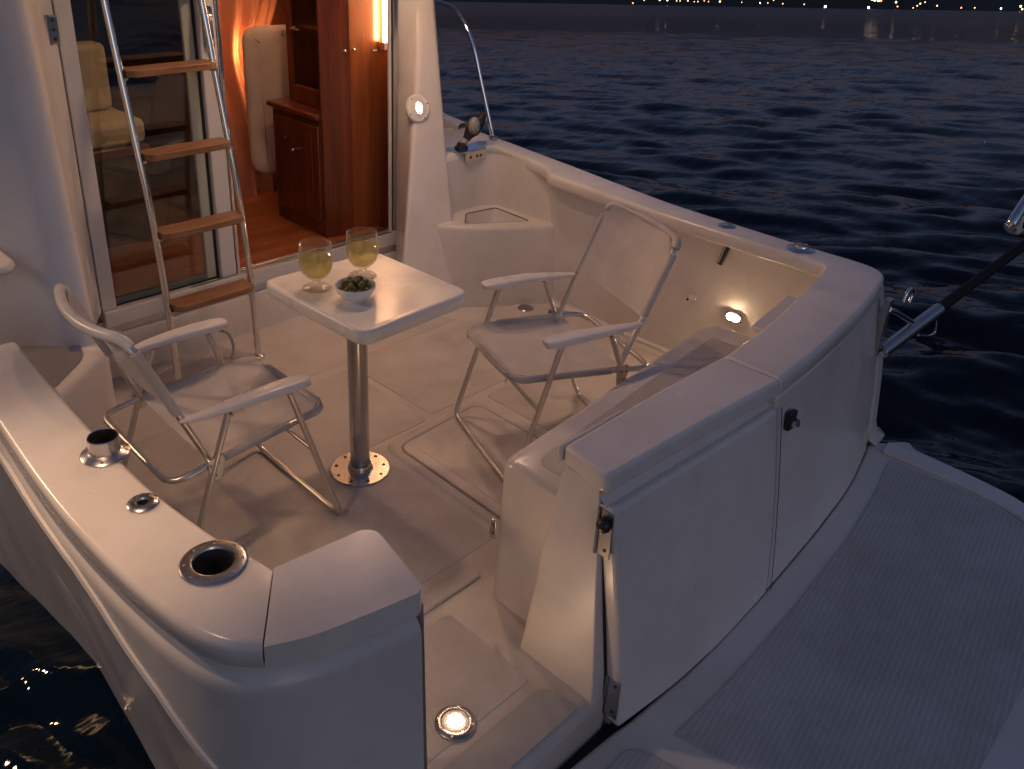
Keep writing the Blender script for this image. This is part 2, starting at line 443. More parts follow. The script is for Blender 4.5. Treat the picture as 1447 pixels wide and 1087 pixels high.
# ---- starboard coaming and transom cap
S_IN  = [(1.625,1.35),(1.622,1.0),(1.600,.72),(1.575,.60),(1.560,.565),(1.515,.505),(1.502,.47),(1.499,.36),(1.496,.0),(1.487,-.38),(1.483,-.68),(1.478,-.84),(1.473,-.868),(1.462,-.884),(1.43,-.892),(1.36,-.906),(1.15,-.942),(.935,-.975),(.74,-.996),(.552,-1.0085)]
S_OUT = [(1.76,1.35),(1.745,1.0),(1.722,.72),(1.712,.60),(1.709,.565),(1.704,.505),(1.70,.47),(1.688,.36),(1.657,.05),(1.630,-.32),(1.615,-.62),(1.613,-.80),(1.613,-.90),(1.605,-.99),(1.575,-1.048),(1.50,-1.08),(1.25,-1.13),(.98,-1.163),(.76,-1.182),(.552,-1.1935)]
def ssheer(y): return ZC+max(0, y+.1)*.035
MB().loft(cap_sweep(S_IN, S_OUT, .055, 6, ssheer)).build('coaming_cap', 'gel', boat, .006, 2, blim=55)['label'] = 'starboard and transom coaming cap'
gate_cap = round_poly([(-.148,-1.002),(.2,-1.0),(.546,-1.0085),(.546,-1.1935),(.38,-1.181),(.216,-1.170),(.045,-1.160),(-.172,-1.150)], [.012,0,0,0,.05,.05,.05,.03])
MB().slab(gate_cap, ZC-.055, ZC).build('coaming_cap', 'gel', boat, .013, 4)['label'] = 'cap over the stern door'
MB().box(-.156,.10,-1.0005,-.985,ZC-.05,ZC-.006).build('cap_lip', 'gel', boat, .006)
# inner side wall, starboard
sw = []
for t in np.linspace(0, 1, 6):
    r = []
    for x, y in [(1.50,-.93),(1.48,-.88),(1.485,-.80),(1.49,-.5),(1.497,-.2),(1.5,.05),(1.505,.3),(1.51,.5),(1.56,.62),(1.60,.75),(1.605,1.0)]:
        top = ssheer(y)-.05; xf_ = 1.612 if y < .55 else 1.60
        xt = x+.062 if y < .55 else 1.62
        r.append((xf_+(xt-xf_)*t + .012*math.sin(PI*t), y, -.02+(top+.02)*t))
    sw.append(r)
MB().loft(sw, False).build('cockpit_side', 'gel2', boat, sharp=50)
# fillet along the floor
fl = []
for k in range(5):
    a = PI/2*k/4
    fl.append([(x-.028*(1-math.sin(a)), y, .004+.028*(1-math.cos(a))) for x, y in [(1.617,-.9),(1.619,-.3),(1.618,.1),(1.61,.4),(1.60,.49)]])
MB().loft(fl, False).build('floor_fillet', 'gel2', boat)
# outer hull, starboard
oh = []
SO = [(1.76,3.4),(1.75,1.6),(1.745,1.0),(1.712,.60),(1.688,.36),(1.657,.05),(1.630,-.32),(1.615,-.62),(1.613,-.85),(1.610,-.99)]
for z, d in ((.635,-.014),(.60,.0),(.45,.03),(.2,.07),(-.1,.12),(-.3,.06),(-.85,-.05)):
    oh.append([(x+d*(1 if y < 1.2 else .4), y, z+(.05 if z > .5 and y > .6 else 0)) for x, y in SO])
MB().loft(oh, False).build('hull_side', 'hull', boat, sharp=60)
# forward side deck and bulwark, starboard
MB().slab([(1.30,.962),(1.66,.962),(1.70,3.4),(1.50,3.4),(1.46,1.28),(1.36,1.20)], .66, .7195).build('side_deck', 'gel', boat, .012)
bw = []
for x_, dz in ((1.665,-.05),(1.66,0),(1.668,.02),(1.70,.03),(1.735,.02),(1.748,0),(1.75,-.2)):
    bw.append([(x_, y, .735+dz+h) for y, h in ((1.28,0),(1.45,.02),(1.6,.05),(1.8,.12),(2.0,.21),(2.3,.30),(3.4,.40))])
MB().loft(bw, False).build('bulwark', 'gel', boat)

# ---- transom: fixed panel, hinged stern door, platform
def tr_pts(top):
    if top: c = [(-.165,-1.168),(.045,-1.177),(.216,-1.186),(.38,-1.193),(.55,-1.197),(.76,-1.187),(.98,-1.166),(1.25,-1.130),(1.50,-1.078),(1.585,-1.050)]
    else:   c = [(-.112,-1.236),(.10,-1.257),(.24,-1.2615),(.36,-1.262),(.64,-1.250),(.87,-1.236),(1.078,-1.220),(1.376,-1.188),(1.62,-1.138),(1.715,-1.112)]
    return crom([(x, y, 0) for x, y in c], 6)
ta, tb = tr_pts(1), tr_pts(0)
def transom_grid(i0, i1, z0, z1, back=.046, n=8, inset=0):
    fr = []; bk = []
    for k in range(n+1):
        t = k/n; z = z1+(z0-z1)*t; tt = (.60-z)/.71
        row = [ta[i].lerp(tb[i], tt)+Vector((0, inset, 0)) for i in range(i0, i1+1)]
        row = [Vector((p.x, p.y-.010*math.sin(PI*min(1, max(0, tt))), z)) for p in row]
        fr.append(row); bk.append([p+Vector((0, back, 0)) for p in row])
    m = MB(); loops = [f+list(reversed(b)) for f, b in zip(fr, bk)]
    m.loft(loops); return m
J = 24
door = transom_grid(0, J, -.098, .588, .046).build('stern_door', 'gel', boat, .012, 4)
transom_grid(J, len(ta)-1, -.0985, .625, .05, inset=.004).build('transom', 'gel', boat, .010, 3)
# cove between the door and the cap
cv = []
for t in np.linspace(0, 1, 7):
    z = .630-.045*t; d = .018*math.sin(PI*t)
    cv.append([(p.x+.006, p.y+.030-.012*t+d, z) for p in ta[:J+1]])
MB().loft(cv, False).build('door_cove', 'gel2', boat)
# door seam
seam = []
for dx in (-.0025,.0025):
    seam.append([(ta[J].lerp(tb[J], t).x+dx, ta[J].lerp(tb[J], t).y-.0115-.010*math.sin(PI*t)*.55, .60-.70*t) for t in np.linspace(0, .98, 8)])
MB().loft(seam, False).build('door_seam', 'gap', boat)
# door furniture
def hinge(z0, z1, y0, y1, x, knob):
    m = MB().box(x-.004, x, y0, y1, z0, z1)
    h = m.build('hinge', 'steel', door, .002)
    MB().tube([(x-.004, y1+.002, z0), (x-.004, y1+.002, z1)], .0055, 8).build('hinge_pin', 'steel', h)
    for zz in ((z0+.02, z1-.02)):
        MB().lathe([(.0001,.002),(.004,.002),(.005,0)], 10, facing((x-.004, (y0+y1)/2-.004, zz), (-1, 0, 0))).build('screw', 'hole', h)
    if knob:
        MB().sphere((x-.014, (y0+y1)/2, z1-.035), .019, sc=(.8, 1, 1)).build('latch_knob', 'blk', h)
    return h
hinge(.455,.585,-1.176,-1.138,-.1625,True)
hinge(-.060,.068,-1.232,-1.194,-.1215,False)
lt = MB().box(.600,.640,-1.222,-1.204,.500,.560).build('latch', 'blk', door, .006)
MB().tube([(.62,-1.222,.525),(.62,-1.235,.53)], .013, 12).build('latch_knob', 'chrome', lt)

# jamb pillar and transom seat inside
pil = []
for z, y0, y1, xl, xr in ((-.02,-1.186,-.925,-.176,.25),(.06,-1.182,-.937,-.173,.25),(.35,-1.152,-.968,-.165,.25),(.60,-1.126,-1.003,-.158,.25),(.63,-1.122,-1.01,-.156,.25)):
    pil.append([(p[0], p[1], z) for p in round_poly([(xl, y0), (xr, y0), (xr, y1), (xl, y1)], [.006, 0, 0, .02], 4)])
MB().loft(pil).build('door_jamb', 'gel2', boat, .004, 2)
MB().loft([[(-.155,-1.130,.60),(-.155,-1.155,.58)],[(-.125,-1.19,-.05),(-.110,-1.215,-.09)]], False).build('jamb_seal', 'gap', boat)
seat_top = [(-.026,-.690),(1.185,-.590),(1.240,-.650),(1.215,-.97),(.2,-1.0),(-.030,-.985)]
seat_bot = [(-.098,-.738),(1.21,-.632),(1.275,-.67),(1.25,-.97),(.2,-1.0),(-.092,-.985)]
def seatloop(t, ins=0):
    b = [Vector(a).lerp(Vector(c), t) for a, c in zip(seat_bot, seat_top)]
    q = round_poly([tuple(v) for v in b], [.045,.045,.03,0,0,0], 8)
    if ins: q = offs(q, -ins) if area(q) > 0 else offs(q, ins)
    return q
def area(p): return sum(p[i-1][0]*p[i][1]-p[i][0]*p[i-1][1] for i in range(len(p)))/2
loops = [[(x, y, -.02) for x, y in seatloop(0)], [(x, y, .22) for x, y in seatloop(.5)], [(x, y, .395) for x, y in seatloop(.93)]]
for a in (.3,.7,1.1,PI/2): loops.append([(x, y, .395+.03*math.sin(a)) for x, y in seatloop(.95, .03*(1-math.cos(a)))])
MB().loft(loops).build('transom_seat', 'gel', boat, sharp=60)
pan = round_poly([(.035,-.770),(1.10,-.676),(1.12,-.93),(.03,-.97)], .035)
tw = []
for z in (-.01,.2,.4,.55,.635): tw.append([(x, y+.05*(1-max(0,z)/.635)*.6, z) for x, y in ((1.60,-.86),(1.535,-.925),(1.45,-.935),(1.2,-.965),(.9,-1.0),(.5,-1.035),(.1,-1.04))])
MB().loft(tw, False).build('transom_inside', 'gel2', boat)
MB().slab([(1.475,-.872),(1.36,-.892),(1.15,-.927),(1.02,-.948),(1.02,-.99),(1.40,-.94)], .585, .612).build('cap_lip', 'gel2', boat, .006)
MB().slab([(.84,-.940),(1.16,-.896),(1.17,-.955),(.84,-1.0)], .640, .658).build('cap_lip', 'gel2', boat, .006)
MB().slab(pan, .424, .4285).build('seat_panel', 'seatgrip', boat, .002, 2)
lg = MB().box(-.098,-.088,-.752,-.732,.21,.275).build('seat_latch', 'steel', boat, .003)
MB().tube([(-.10,-.742,.225),(-.108,-.742,.24),(-.10,-.742,.262)], .004, 8).build('latch_hook', 'steel', lg)

# swim platform
plp = round_poly([(-1.0,-1.222),(-.30,-1.219),(-.126,-1.230),(-.07,-1.238),(.24,-1.252),(.64,-1.239),(1.078,-1.210),(1.376,-1.178),(1.62,-1.130),(1.74,-1.10),(1.80,-1.15),(1.812,-1.40),(1.775,-1.68),(1.60,-1.93),(1.2,-2.00),(.6,-2.015),(-1.0,-2.0)],
                 [.03,0,.02,.03,.1,.1,.1,.1,.1,.02,.02,.1,.15,.2,.2,.1,.05])
MB().slab(plp, -.19, -.10).build('swim_platform', 'gel', boat, .012, 3)
pp = round_poly([(-.02,-1.345),(.24,-1.352),(.64,-1.338),(1.078,-1.308),(1.40,-1.266),(1.62,-1.222),(1.680,-1.215),(1.690,-1.45),(1.665,-1.66),(1.50,-1.86),(1.15,-1.92),(.6,-1.93),(.10,-1.93)], [.01,.1,.1,.1,.1,.05,.01,.1,.1,.15,.15,.1,.02])
MB().slab(pp, -.105, -.0965).build('platform_grip', 'plat', boat, .002, 2)
pp2 = round_poly([(-.98,-1.30),(-.145,-1.285),(-.115,-1.32),(.03,-1.93),(-.98,-1.93)], [.02,.03,.03,.02,.02])
MB().slab(pp2, -.105, -.0965).build('platform_grip', 'plat', boat, .002, 2)
MB().slab(offs(plp, -.03) if area(plp) > 0 else offs(plp, .03), -.5, -.192).build('platform_bracket', 'hull', boat)
# raised edge rail along the starboard side of the platform
MB().slab(round_poly([(1.700,-1.17),(1.79,-1.16),(1.803,-1.40),(1.768,-1.67),(1.60,-1.90),(1.55,-1.86),(1.68,-1.65),(1.706,-1.42)], [.01,.02,.1,.1,.03,.03,.1,.1]), -.101, -.083).build('platform_edge', 'gel', boat, .007, 3)
MB().slab(round_poly([(1.79,-1.16),(1.845,-1.155),(1.90,-1.21),(1.86,-1.24),(1.85,-1.40),(1.80,-1.66),(1.64,-1.91),(1.60,-1.90),(1.768,-1.67),(1.803,-1.40)], .03), -.17, -.112).build('platform_fender', 'gel2', boat, .012, 3)
# dark joint between the transom and the platform
MB().tube([(p.x, p.y+.010, -.1015) for p in tb], .0035, 6).build('platform_seal', 'gap', boat)
MB().box(-1.0,-.09,-1.225,-1.194,-.18,-.125).build('platform_seal', 'gap', boat)
MB().box(-.098,1.66,-1.20,-1.09,-.19,-.112).build('transom', 'hull', boat)
# transom corner column
cc = []
for z, x, y, w in ((.60,1.585,-1.035,.05),(.45,1.628,-1.06,.055),(.2,1.665,-1.085,.065),(0,1.70,-1.105,.075),(-.06,1.72,-1.112,.085),(-.10,1.76,-1.125,.12)):
    x += .05 if z > .1 else .02
    cc.append([(p[0], p[1], z) for p in round_poly([(x-.04,y+.09),(x-.05,y-.012),(x+w*.6,y+.0),(x+w,y+.05),(x+w,y+.2)], [.0,.012,.02,.03,.0])])
MB().loft(cc).build('corner_post', 'hull', boat, sharp=60)

# ---- cockpit floor
floor_poly = [(-.93,-1.192),(-.10,-1.192),(-.10,-1.10),(1.66,-1.10),(1.66,1.26),(-.93,1.26)]
fo = MB().slab(floor_poly, -.18, 0).build('cockpit_floor', 'solef', boat, .03, 4, blim=60)
def pad(pts, r=.03, h=.0028, m='deck', name='nonskid_panel'):
    return MB().slab(round_poly(pts, r), -.002, h).build(name, m, boat, .0025, 2)
pad([(-.93,-.575),(.105,-.575),(.105,.085),(.398,.085),(.398,.615),(-.93,.615)], [.03,.03,.02,.02,.03,.03])
pad([(.432,.105),(1.535,.105),(1.535,.60),(.432,.63)], .03)
pad([(-.80,.668),(1.12,.668),(1.02,.78),(.95,1.12),(-.50,1.12)], .04)
pad([(.70,-.56),(1.545,-.56),(1.545,.068),(.70,.068)], .03)
pad([(-.655,-1.030),(-.235,-1.030),(-.235,-.715),(-.655,-.715)], .02)
MB().slab(round_poly([(-.95,-.672),(-.06,-.672),(-.06,-.612),(-.95,-.612)], .01), -.002, .010).build('floor_ridge', 'solef', boat, .008, 3)
# floor hatch: raised rim, gap, lid with textured centre
hr = round_poly([(.128,-.66),(.665,-.66),(.665,.086),(.145,.063)], [.05,.05,.06,.06], 8)
hi = round_poly([(.170,-.62),(.628,-.62),(.628,.046),(.184,.022)], [.04,.04,.05,.05], 8)
n = 72; A = resample(hr, n); B = resample(hi, n)
hatch = MB().loft([[(p.x, p.y, -.001) for p in A], [(p.x, p.y, .0045) for p in [a.lerp(b, .18) for a, b in zip(A, B)]], [(p.x, p.y, .0045) for p in [a.lerp(b, .85) for a, b in zip(A, B)]], [(p.x, p.y, .001) for p in B]], True, (False, False)).build('floor_hatch', 'solef', boat, sharp=50)
lid = round_poly([(.179,-.612),(.620,-.612),(.620,.037),(.193,.013)], [.035,.035,.045,.045], 8)
MB().slab(lid, -.001, .006).build('hatch_lid', 'solef', hatch, .004, 3)
MB().slab(round_poly([(.222,-.58),(.575,-.58),(.575,-.006),(.236,-.028)], .02), .004, .0075).build('hatch_grip', 'deck', hatch, .001, 2)
MB().slab(offs(hi, .0) , -.0005, .0012).build('hatch_gap', 'groove', hatch)  # darker sheet, the groove's shadow is put into its colour
# round drain plate on the floor
MB().lathe([(.0001,.007),(.020,.007),(.024,.0065),(.0255,.0075),(.036,.0075),(.040,.004)], 28, at((1.452,.535,0))).build('drain', 'steel', boat)
# threshold plate
MB().slab(round_poly([(-.60,-1.065),(-.232,-1.066),(-.205,-1.172),(-.60,-1.172)], [.02,.03,.02,.02]), -.002, .0045).build('threshold_plate', 'plate', boat, .001, 2)
MB().slab(offs(round_poly([(-.60,-1.065),(-.232,-1.066),(-.205,-1.172),(-.60,-1.172)], [.02,.03,.02,.02]), .0035), -.002, .0018).build('threshold_gap', 'gap', boat)

# ---- starboard corner step with a moulded bin
so = round_poly([(1.12,.84),(1.20,.765),(1.30,.690),(1.605,.490),(1.72,.50),(1.72,1.02),(1.12,1.02)], [.02,.06,.10,.06,0,0,0], 8)
so_t = round_poly([(1.14,.875),(1.22,.765),(1.34,.672),(1.600,.505),(1.72,.51),(1.72,1.02),(1.14,1.02)], [.02,.06,.10,.05,0,0,0], 8)
si = round_poly([(1.262,.795),(1.375,.905),(1.560,.880),(1.545,.628)], [.03,.02,.02,.02], 8)
n = 96
def al(poly):
    c = Vector((1.42,.78)); P = [Vector(p) for p in resample(poly, 400)]; out = []
    for k in range(n):
        a = 2*PI*k/n; out.append(min(P, key=lambda q: abs(((math.atan2((q-c).y, (q-c).x)-a+PI) % (2*PI))-PI)))
    return out
O0, O1, I0 = al(so), al(so_t), al(si); cen = Vector((1.44,.80))
loops = [[(p.x, p.y, -.01) for p in O0], [(p.x, p.y, .20) for p in [a.lerp(b, .5) for a, b in zip(O0, O1)]], [(p.x, p.y, .395) for p in O1]]
for t in (.35,.8,1.2,PI/2): loops.append([(p.x, p.y, .395+.025*math.sin(t)) for p in [a.lerp(cen, .07*(1-math.cos(t))) for a in O1]])
loops.append([(p.x, p.y, .420) for p in [a.lerp(cen, -.03) for a in I0]])
loops.append([(p.x, p.y, .414) for p in I0])
for s, z in ((.06,.39),(.2,.34),(.55,.30),(.95,.285)): loops.append([(p.x, p.y, z) for p in [a.lerp(cen, s) for a in I0]])
step = MB().loft(loops, True, (False, True)).build('corner_step', 'gel2', boat, sharp=55)
MB().tube([(p.x, p.y, .4185) for p in [a.lerp(cen, -.015) for a in I0]], .0022, 6, closed=True).build('bin_seam', 'gap', step)
MB().slab(round_poly([(1.36,.735),(1.44,.70),(1.47,.74),(1.40,.775)], .03), .286, .302).build('bin_hole', 'hole', step)
# alcove back wall
aw = []
pth = [(p.x, p.y) for p in crom([(1.15,.953,0),(1.42,.953,0),(1.53,.948,0),(1.585,.915,0),(1.599,.85,0),(1.601,.72,0),(1.603,.60,0),(1.612,.50,0)], 5)]
for z in (.38,.425,.55,.66,.69): aw.append([(x+(.012 if z < .4 else 0)*0, y, z) for x, y in pth])
aw.append([(x+.003, y+.004, .708) for x, y in pth]); aw.append([(x+.012, y+.014, .7185) for x, y in pth])
MB().loft(aw[:5], False).build('alcove_wall', 'gel2', boat)
MB().loft([[(x, min(y, 9), z) for x, y, z in l[:12]] for l in aw[4:]], False).build('alcove_wall', 'gel2', boat)
# ---- port corner step with a dark grip top
ps = round_poly([(-.95,.30),(-.90,.36),(-.77,.47),(-.60,.615),(-.545,.70),(-.55,1.15),(-.95,1.15)], [0,.05,.05,.06,.05,0,0], 8)
MB().loft([[(x, y, -.01) for x, y in ps], [(x-.0, y, .40) for x, y in ps]]+[[(x, y, .40+.02*math.sin(a)) for x, y in offs(ps, -.02*(1-math.cos(a)))] for a in (.5,1.0,PI/2)]).build('corner_step', 'gel2', boat, sharp=60)
MB().slab(round_poly([(-1.0,.34),(-.87,.44),(-.665,.625),(-.635,.69),(-.66,1.1),(-1.0,1.1)], .03), .415, .4235).build('step_grip', mat('grey_grip', (.20, .195, .20), .7, var=.2), boat, .001)
cl = MB().lathe([(.0001,.007),(.008,.006),(.022,.003),(.024,0)], 20, at((-.655,.715,.4235))).build('step_catch', 'steel', boat)

# ---- cabin bulkhead, pillars, roof
def yf(z): return .76+.27*z
def wing_s(z):
    t = (z-.42)/1.0
    x2 = .955+.343*t; x3 = 1.252+.100*t; x4 = 1.280+.150*t; y = .87+.28*t
    return x2, x3, x4, y
loops = []
for z in (-.02,.1,.25,.42,.7,1.0,1.4,1.8,2.1):
    x2, x3, x4, y = wing_s(z)
    pts = [(1.187,1.262), (1.187,max(y+.02,1.236)), (min(max(x2,.80),1.36), y+.012), (x3, y), (x4, y+.07), (x4+.02, y+.25), (x4+.05, 3.3), (x4+.01, 3.3), (max(1.19, x4-.03), 1.262)]
    q = round_poly(pts, [0,.015,.03,.022,.055,.05,0,0,0], 6); loops.append([(a, b, z) for a, b in q])
MB().loft(loops).build('cabin_wing', 'gel', boat, sharp=60)
loops = []
for z in (.30,.42,.7,1.0,1.4,1.8,2.1):
    t = (z-.42)/1.0; y = .70+.33*t; yi = 1.20
    pts = [(-.372,1.262),(-.372,yi),(-.48+.05*t,.5*(yi+y)+.09-.02*t),(-.575+.07*t,y),(-.66+.08*t,y+.03),(-.90,y+.27),(-1.02,1.7),(-1.04,3.3),(-.372,3.3)]
    q = round_poly(pts, [0,.01,.10,.09,.10,.2,0,0,0], 6); loops.append([(a, b, z) for a, b in q])
MB().loft(loops).build('cabin_wing', 'gel2', boat, sharp=60)
lg_ = MB().slab(round_poly([(-.95,.72),(-.80,.73),(-.765,.77),(-.765,.95),(-.95,1.0)], .03), .728, .757).build('moulded_ledge', 'gel', boat, .012, 3)
# bulkhead below the sill: two faces with a ledge
lower = []
for y, z in ((1.186,-.01),(1.190,.03),(1.193,.165),(1.199,.182),(1.214,.187),(1.217,.20),(1.219,.228)):
    lower.append([(x, y, z) for x in (-.60,-.2,.3,.8,1.19)])
MB().loft(lower, False).build('bulkhead', 'gel', boat, sharp=50)
MB().box(-.60,1.19,1.222,1.26,-.02,.24).build('bulkhead', 'gel', boat)
# sill and frame of the sliding door
sill = thing('x', 'x', 'x') if False else None
door_f = MB().box(-.365,1.187,1.190,1.262,.222,.292).build('door_frame', 'aluw', boat, .005)
MB().box(-.365,-.306,1.205,1.26,.2925,2.1).build('frame_post', 'aluw', door_f, .004)
MB().box(1.134,1.150,1.215,1.227,.2925,2.1).build('frame_post', 'aluw', door_f, .002)
MB().box(1.1505,1.156,1.2185,1.226,.2925,2.1).build('frame_seal', 'gap', door_f)
MB().box(1.1565,1.186,1.208,1.228,.2925,2.1).build('frame_post', 'alu', door_f, .003)
MB().box(.27,1.133,1.222,1.232,.293,.304).build('door_track', 'steel', door_f, .002)
MB().box(.27,1.133,1.244,1.252,.293,.300).build('door_track', 'steel', door_f, .002)
MB().box(.02,1.133,1.192,1.2115,.2925,.2965).build('sill_lip', 'alu', door_f, .001)
sd = MB().box(.170,.2455,1.206,1.238,.2925,2.1).build('sliding_door', 'aluw', boat, .006)
sd['label'] = 'half open sliding glass door'
MB().box(.2465,.262,1.200,1.236,.2925,2.1).build('door_trim', 'chrome', sd, .005)
MB().box(.112,.157,1.226,1.246,.302,2.1).build('door_rail', mat('greenish_rail', (.42,.44,.36), .35, var=.15), sd, .005)
MB().box(.158,.1695,1.228,1.246,.2925,2.1).build('door_seal', 'gap', sd)
MB().box(-.305,.1575,1.229,1.247,.2925,.3015).build('door_seal', 'gap', sd)
MB().box(-.3055,.1115,1.224,1.246,.302,.328).build('door_rail', mat('dark_green_rail', (.10,.13,.115), .3), sd, .004)
MB().box(-.3055,.1115,1.233,1.239,.3285,2.1).build('door_pane', 'pane', sd)
hd = MB().slab(round_poly([(-.022,-.085),(.022,-.085),(.022,.085),(-.022,.085)], .02), 0, .006)
xf(hd, facing((.209,1.204,1.36), (0,-1,0))); dh = hd.build('door_handle', 'chrome', sd, .003)
MB().tube(crom([(.209,1.198,1.29),(.209,1.178,1.31),(.209,1.176,1.36),(.209,1.180,1.40),(.209,1.198,1.425)], 5), .008, 10).build('handle_grip', 'chrome', dh)
MB().tube([(.209,1.197,1.40),(.209,1.182,1.40)], .012, 12).build('handle_lock', 'hole', dh)
hg = MB().box(-.408,-.366,1.190,1.2045,1.345,1.44).build('door_hinge', 'steel', boat, .004)
for zz in (1.362,1.393,1.424): MB().lathe([(.0001,.002),(.006,.002),(.007,0)], 12, facing((-.383,1.190,zz), (0,-1,0))).build('screw', 'hole', hg)
MB().tube([(-.402,1.192,1.342),(-.402,1.192,1.443)], .007, 10).build('hinge_pin', 'steel', hg)
# saloon shell, floor, roof and flybridge overhang
MB().box(-.95,1.55,1.262,3.4,.13,.25).build('saloon_floor', 'mahogd', boat)
sh = MB()
sh.box(-.99,1.9,3.2,3.25,.25,2.1); sh.box(-.99,-.94,1.27,3.2,.25,2.1)
sh.build('saloon_lining', wood('lining_wood', (.06,.02,.01), (.13,.045,.02), .4), boat)
MB().slab(round_poly([(-1.05,.40),(1.55,.40),(1.62,1.0),(1.66,3.4),(-1.1,3.4),(-1.08,1.0)], .08), 2.1, 2.2).build('flybridge_overhang', 'gel2', boat, .02, 3)

# ---- fittings in the coaming
CUTS = []
def socket(x, y, z, r, rin, rim=0, m='steel', name='rod_holder', depth=.09, ns=8, dark=True):
    prof = [(r*1.0,-.001),(r,.003),(r-.003,.0055)]
    if rim: prof += [(rin+.006,.009),(rin+.001,.012),(rin,rim-.002),(rin-.0015,rim),(rin-.003,rim-.002),(rin-.003,0)]
    else: prof += [(rin+.006,.008),(rin+.001,.007),(rin-.001,.003)]
    prof += [(rin-.003,-.01),(rin-.004,-depth),(.0005,-depth-.002)]
    o = MB().lathe(prof[:-3], 40, at((x, y, z))).build(name, m, boat, sharp=30)
    MB().lathe([(rin-.0012 if not rim else rin-.003,.003 if not rim else .0),(rin-.003,-.01),(rin-.004,-depth),(.0005,-depth-.002)], 32, at((x, y, z))).build('bore', 'bore', o, sharp=30)
    CUTS.append((x, y, z, rin-.0005, depth+.003))
    for k in range(ns):
        a = 2*PI*(k+.3)/ns; q = (r+rin)/2+.002
        MB().lathe([(.0001,.0015),(.0028,.0015),(.0036,0)], 10, at((x+q*math.cos(a), y+q*math.sin(a), z+.0068))).build('screw', 'steel', o)
    return o
socket(-.962,-.332,ZC,.054,.034,.048)
socket(-.980,-.558,ZC,.0325,.012,0, ns=4, depth=.03)
socket(-.962,-.816,ZC,.064,.039,0)
socket(1.560,-.42,ZC,.036,.019,.013, ns=4, depth=.045, m='chrome')
socket(1.548,-.745,ZC,.052,.027,.020, ns=6, depth=.045, m='chrome')

cut = MB()
for x, y, z, r_, dp in CUTS: cut.lathe([(r_, -dp), (r_, .02)], 32, at((x, y, z)), (True, True))
cutter = cut.build('cutter', 'gel', None)
for o in [c for c in boat.children if c.name.startswith('coaming_cap')][:2]:
    bv = o.modifiers[0]; bw_, sg_, al_ = bv.width, bv.segments, bv.angle_limit
    o.modifiers.clear(); bo = o.modifiers.new('holes', 'BOOLEAN'); bo.object = cutter; bo.solver = 'EXACT'; bo.use_self = False
    bpy.context.view_layer.update()
    me = bpy.data.meshes.new_from_object(o.evaluated_get(bpy.context.evaluated_depsgraph_get()))
    o.modifiers.clear(); o.data = me; me.set_sharp_from_angle(angle=R(50))
bpy.data.objects.remove(cutter)

# ---- lamps set into the boat
fm = MB().lathe([(.052,.000),(.051,.0045),(.044,.0075),(.036,.0085),(.034,.0075)], 36, at((-.472,-.995,.0028))).build('floor_lamp', 'steel', boat)
MB().lathe([(.034,.0075),(.026,.0085),(.0001,.0090)], 28, at((-.472,-.995,.0028))).build('lamp_lens', 'wplast', fm)
MB().lathe([(.019,.0088),(.014,.0118),(.0001,.0130)], 24, at((-.472,-.995,.0028))).build('lamp_glow', 'lampf', fm)
for k in range(4):
    a = 2*PI*(k+.4)/4; MB().lathe([(.0001,.002),(.003,.002),(.004,0)], 10, at((-.472+.044*math.cos(a), -.995+.044*math.sin(a), .0090))).build('screw', 'steel', fm)
wx = 1.582; nw = (-1, .0, .06)
ol_x = 0
wl = xf(MB().slab(round_poly([(-.040,-.024),(.040,-.024),(.040,.024),(-.040,.024)], .022), -.02, .012), facing((wx+.012,-.505,.293), nw)).build('wall_lamp', 'steel', boat, .004)
xf(MB().slab(round_poly([(-.028,-.013),(.028,-.013),(.028,.013),(-.028,.013)], .012), .005, .0165), facing((wx+.012,-.505,.293), nw)).build('lamp_glow', 'lamps', wl, .002)
zb = .955; nb = Vector((-.12,-1,.27)).normalized(); xb = 1.155
yb = wing_s(zb)[3]
fb = facing((xb, yb+.008, zb), nb)
bl = MB().lathe([(.066,-.01),(.066,.003),(.062,.007),(.055,.008),(.047,.006),(.038,.009),(.0001,.010)], 36, fb).build('bulkhead_lamp', 'wplast', boat)
gl_ = MB().lathe([(.021,.009),(.019,.013),(.012,.016),(.0001,.017)], 24); gl_.v = [(x, y*1.35 if False else y, z) for x, y, z in gl_.v]
gl_.v = [(x*.42, y, z) for x, y, z in gl_.v]
xf(gl_, fb).build('lamp_glow', 'lampc', bl)
MB().tube([fb @ Vector((.019*math.cos(t), .029*math.sin(t), .0095)) for t in np.linspace(0, 2*PI, 37)[:-1]], .0018, 8, closed=True).build('lamp_ring', 'aluw', bl)
for a in (.3, 2.2, 3.6, 5.2): MB().lathe([(.0001,.003),(.003,.003),(.004,0)], 10, fb @ at((.055*math.cos(a), .055*math.sin(a), .0065))).build('screw', 'steel', bl)
for lx, ly in ((.44,.62),(1.0,.58)):
    ol = MB().lathe([(.075,0),(.075,-.008),(.066,-.014),(.062,-.012)], 32, at((lx, ly, 2.0995))).build('overhead_lamp', 'steel', boat)
    MB().lathe([(.062,-.010),(.03,-.012),(.0001,-.012)], 28, at((lx, ly, 2.0995))).build('lamp_glow', 'lampo', ol)

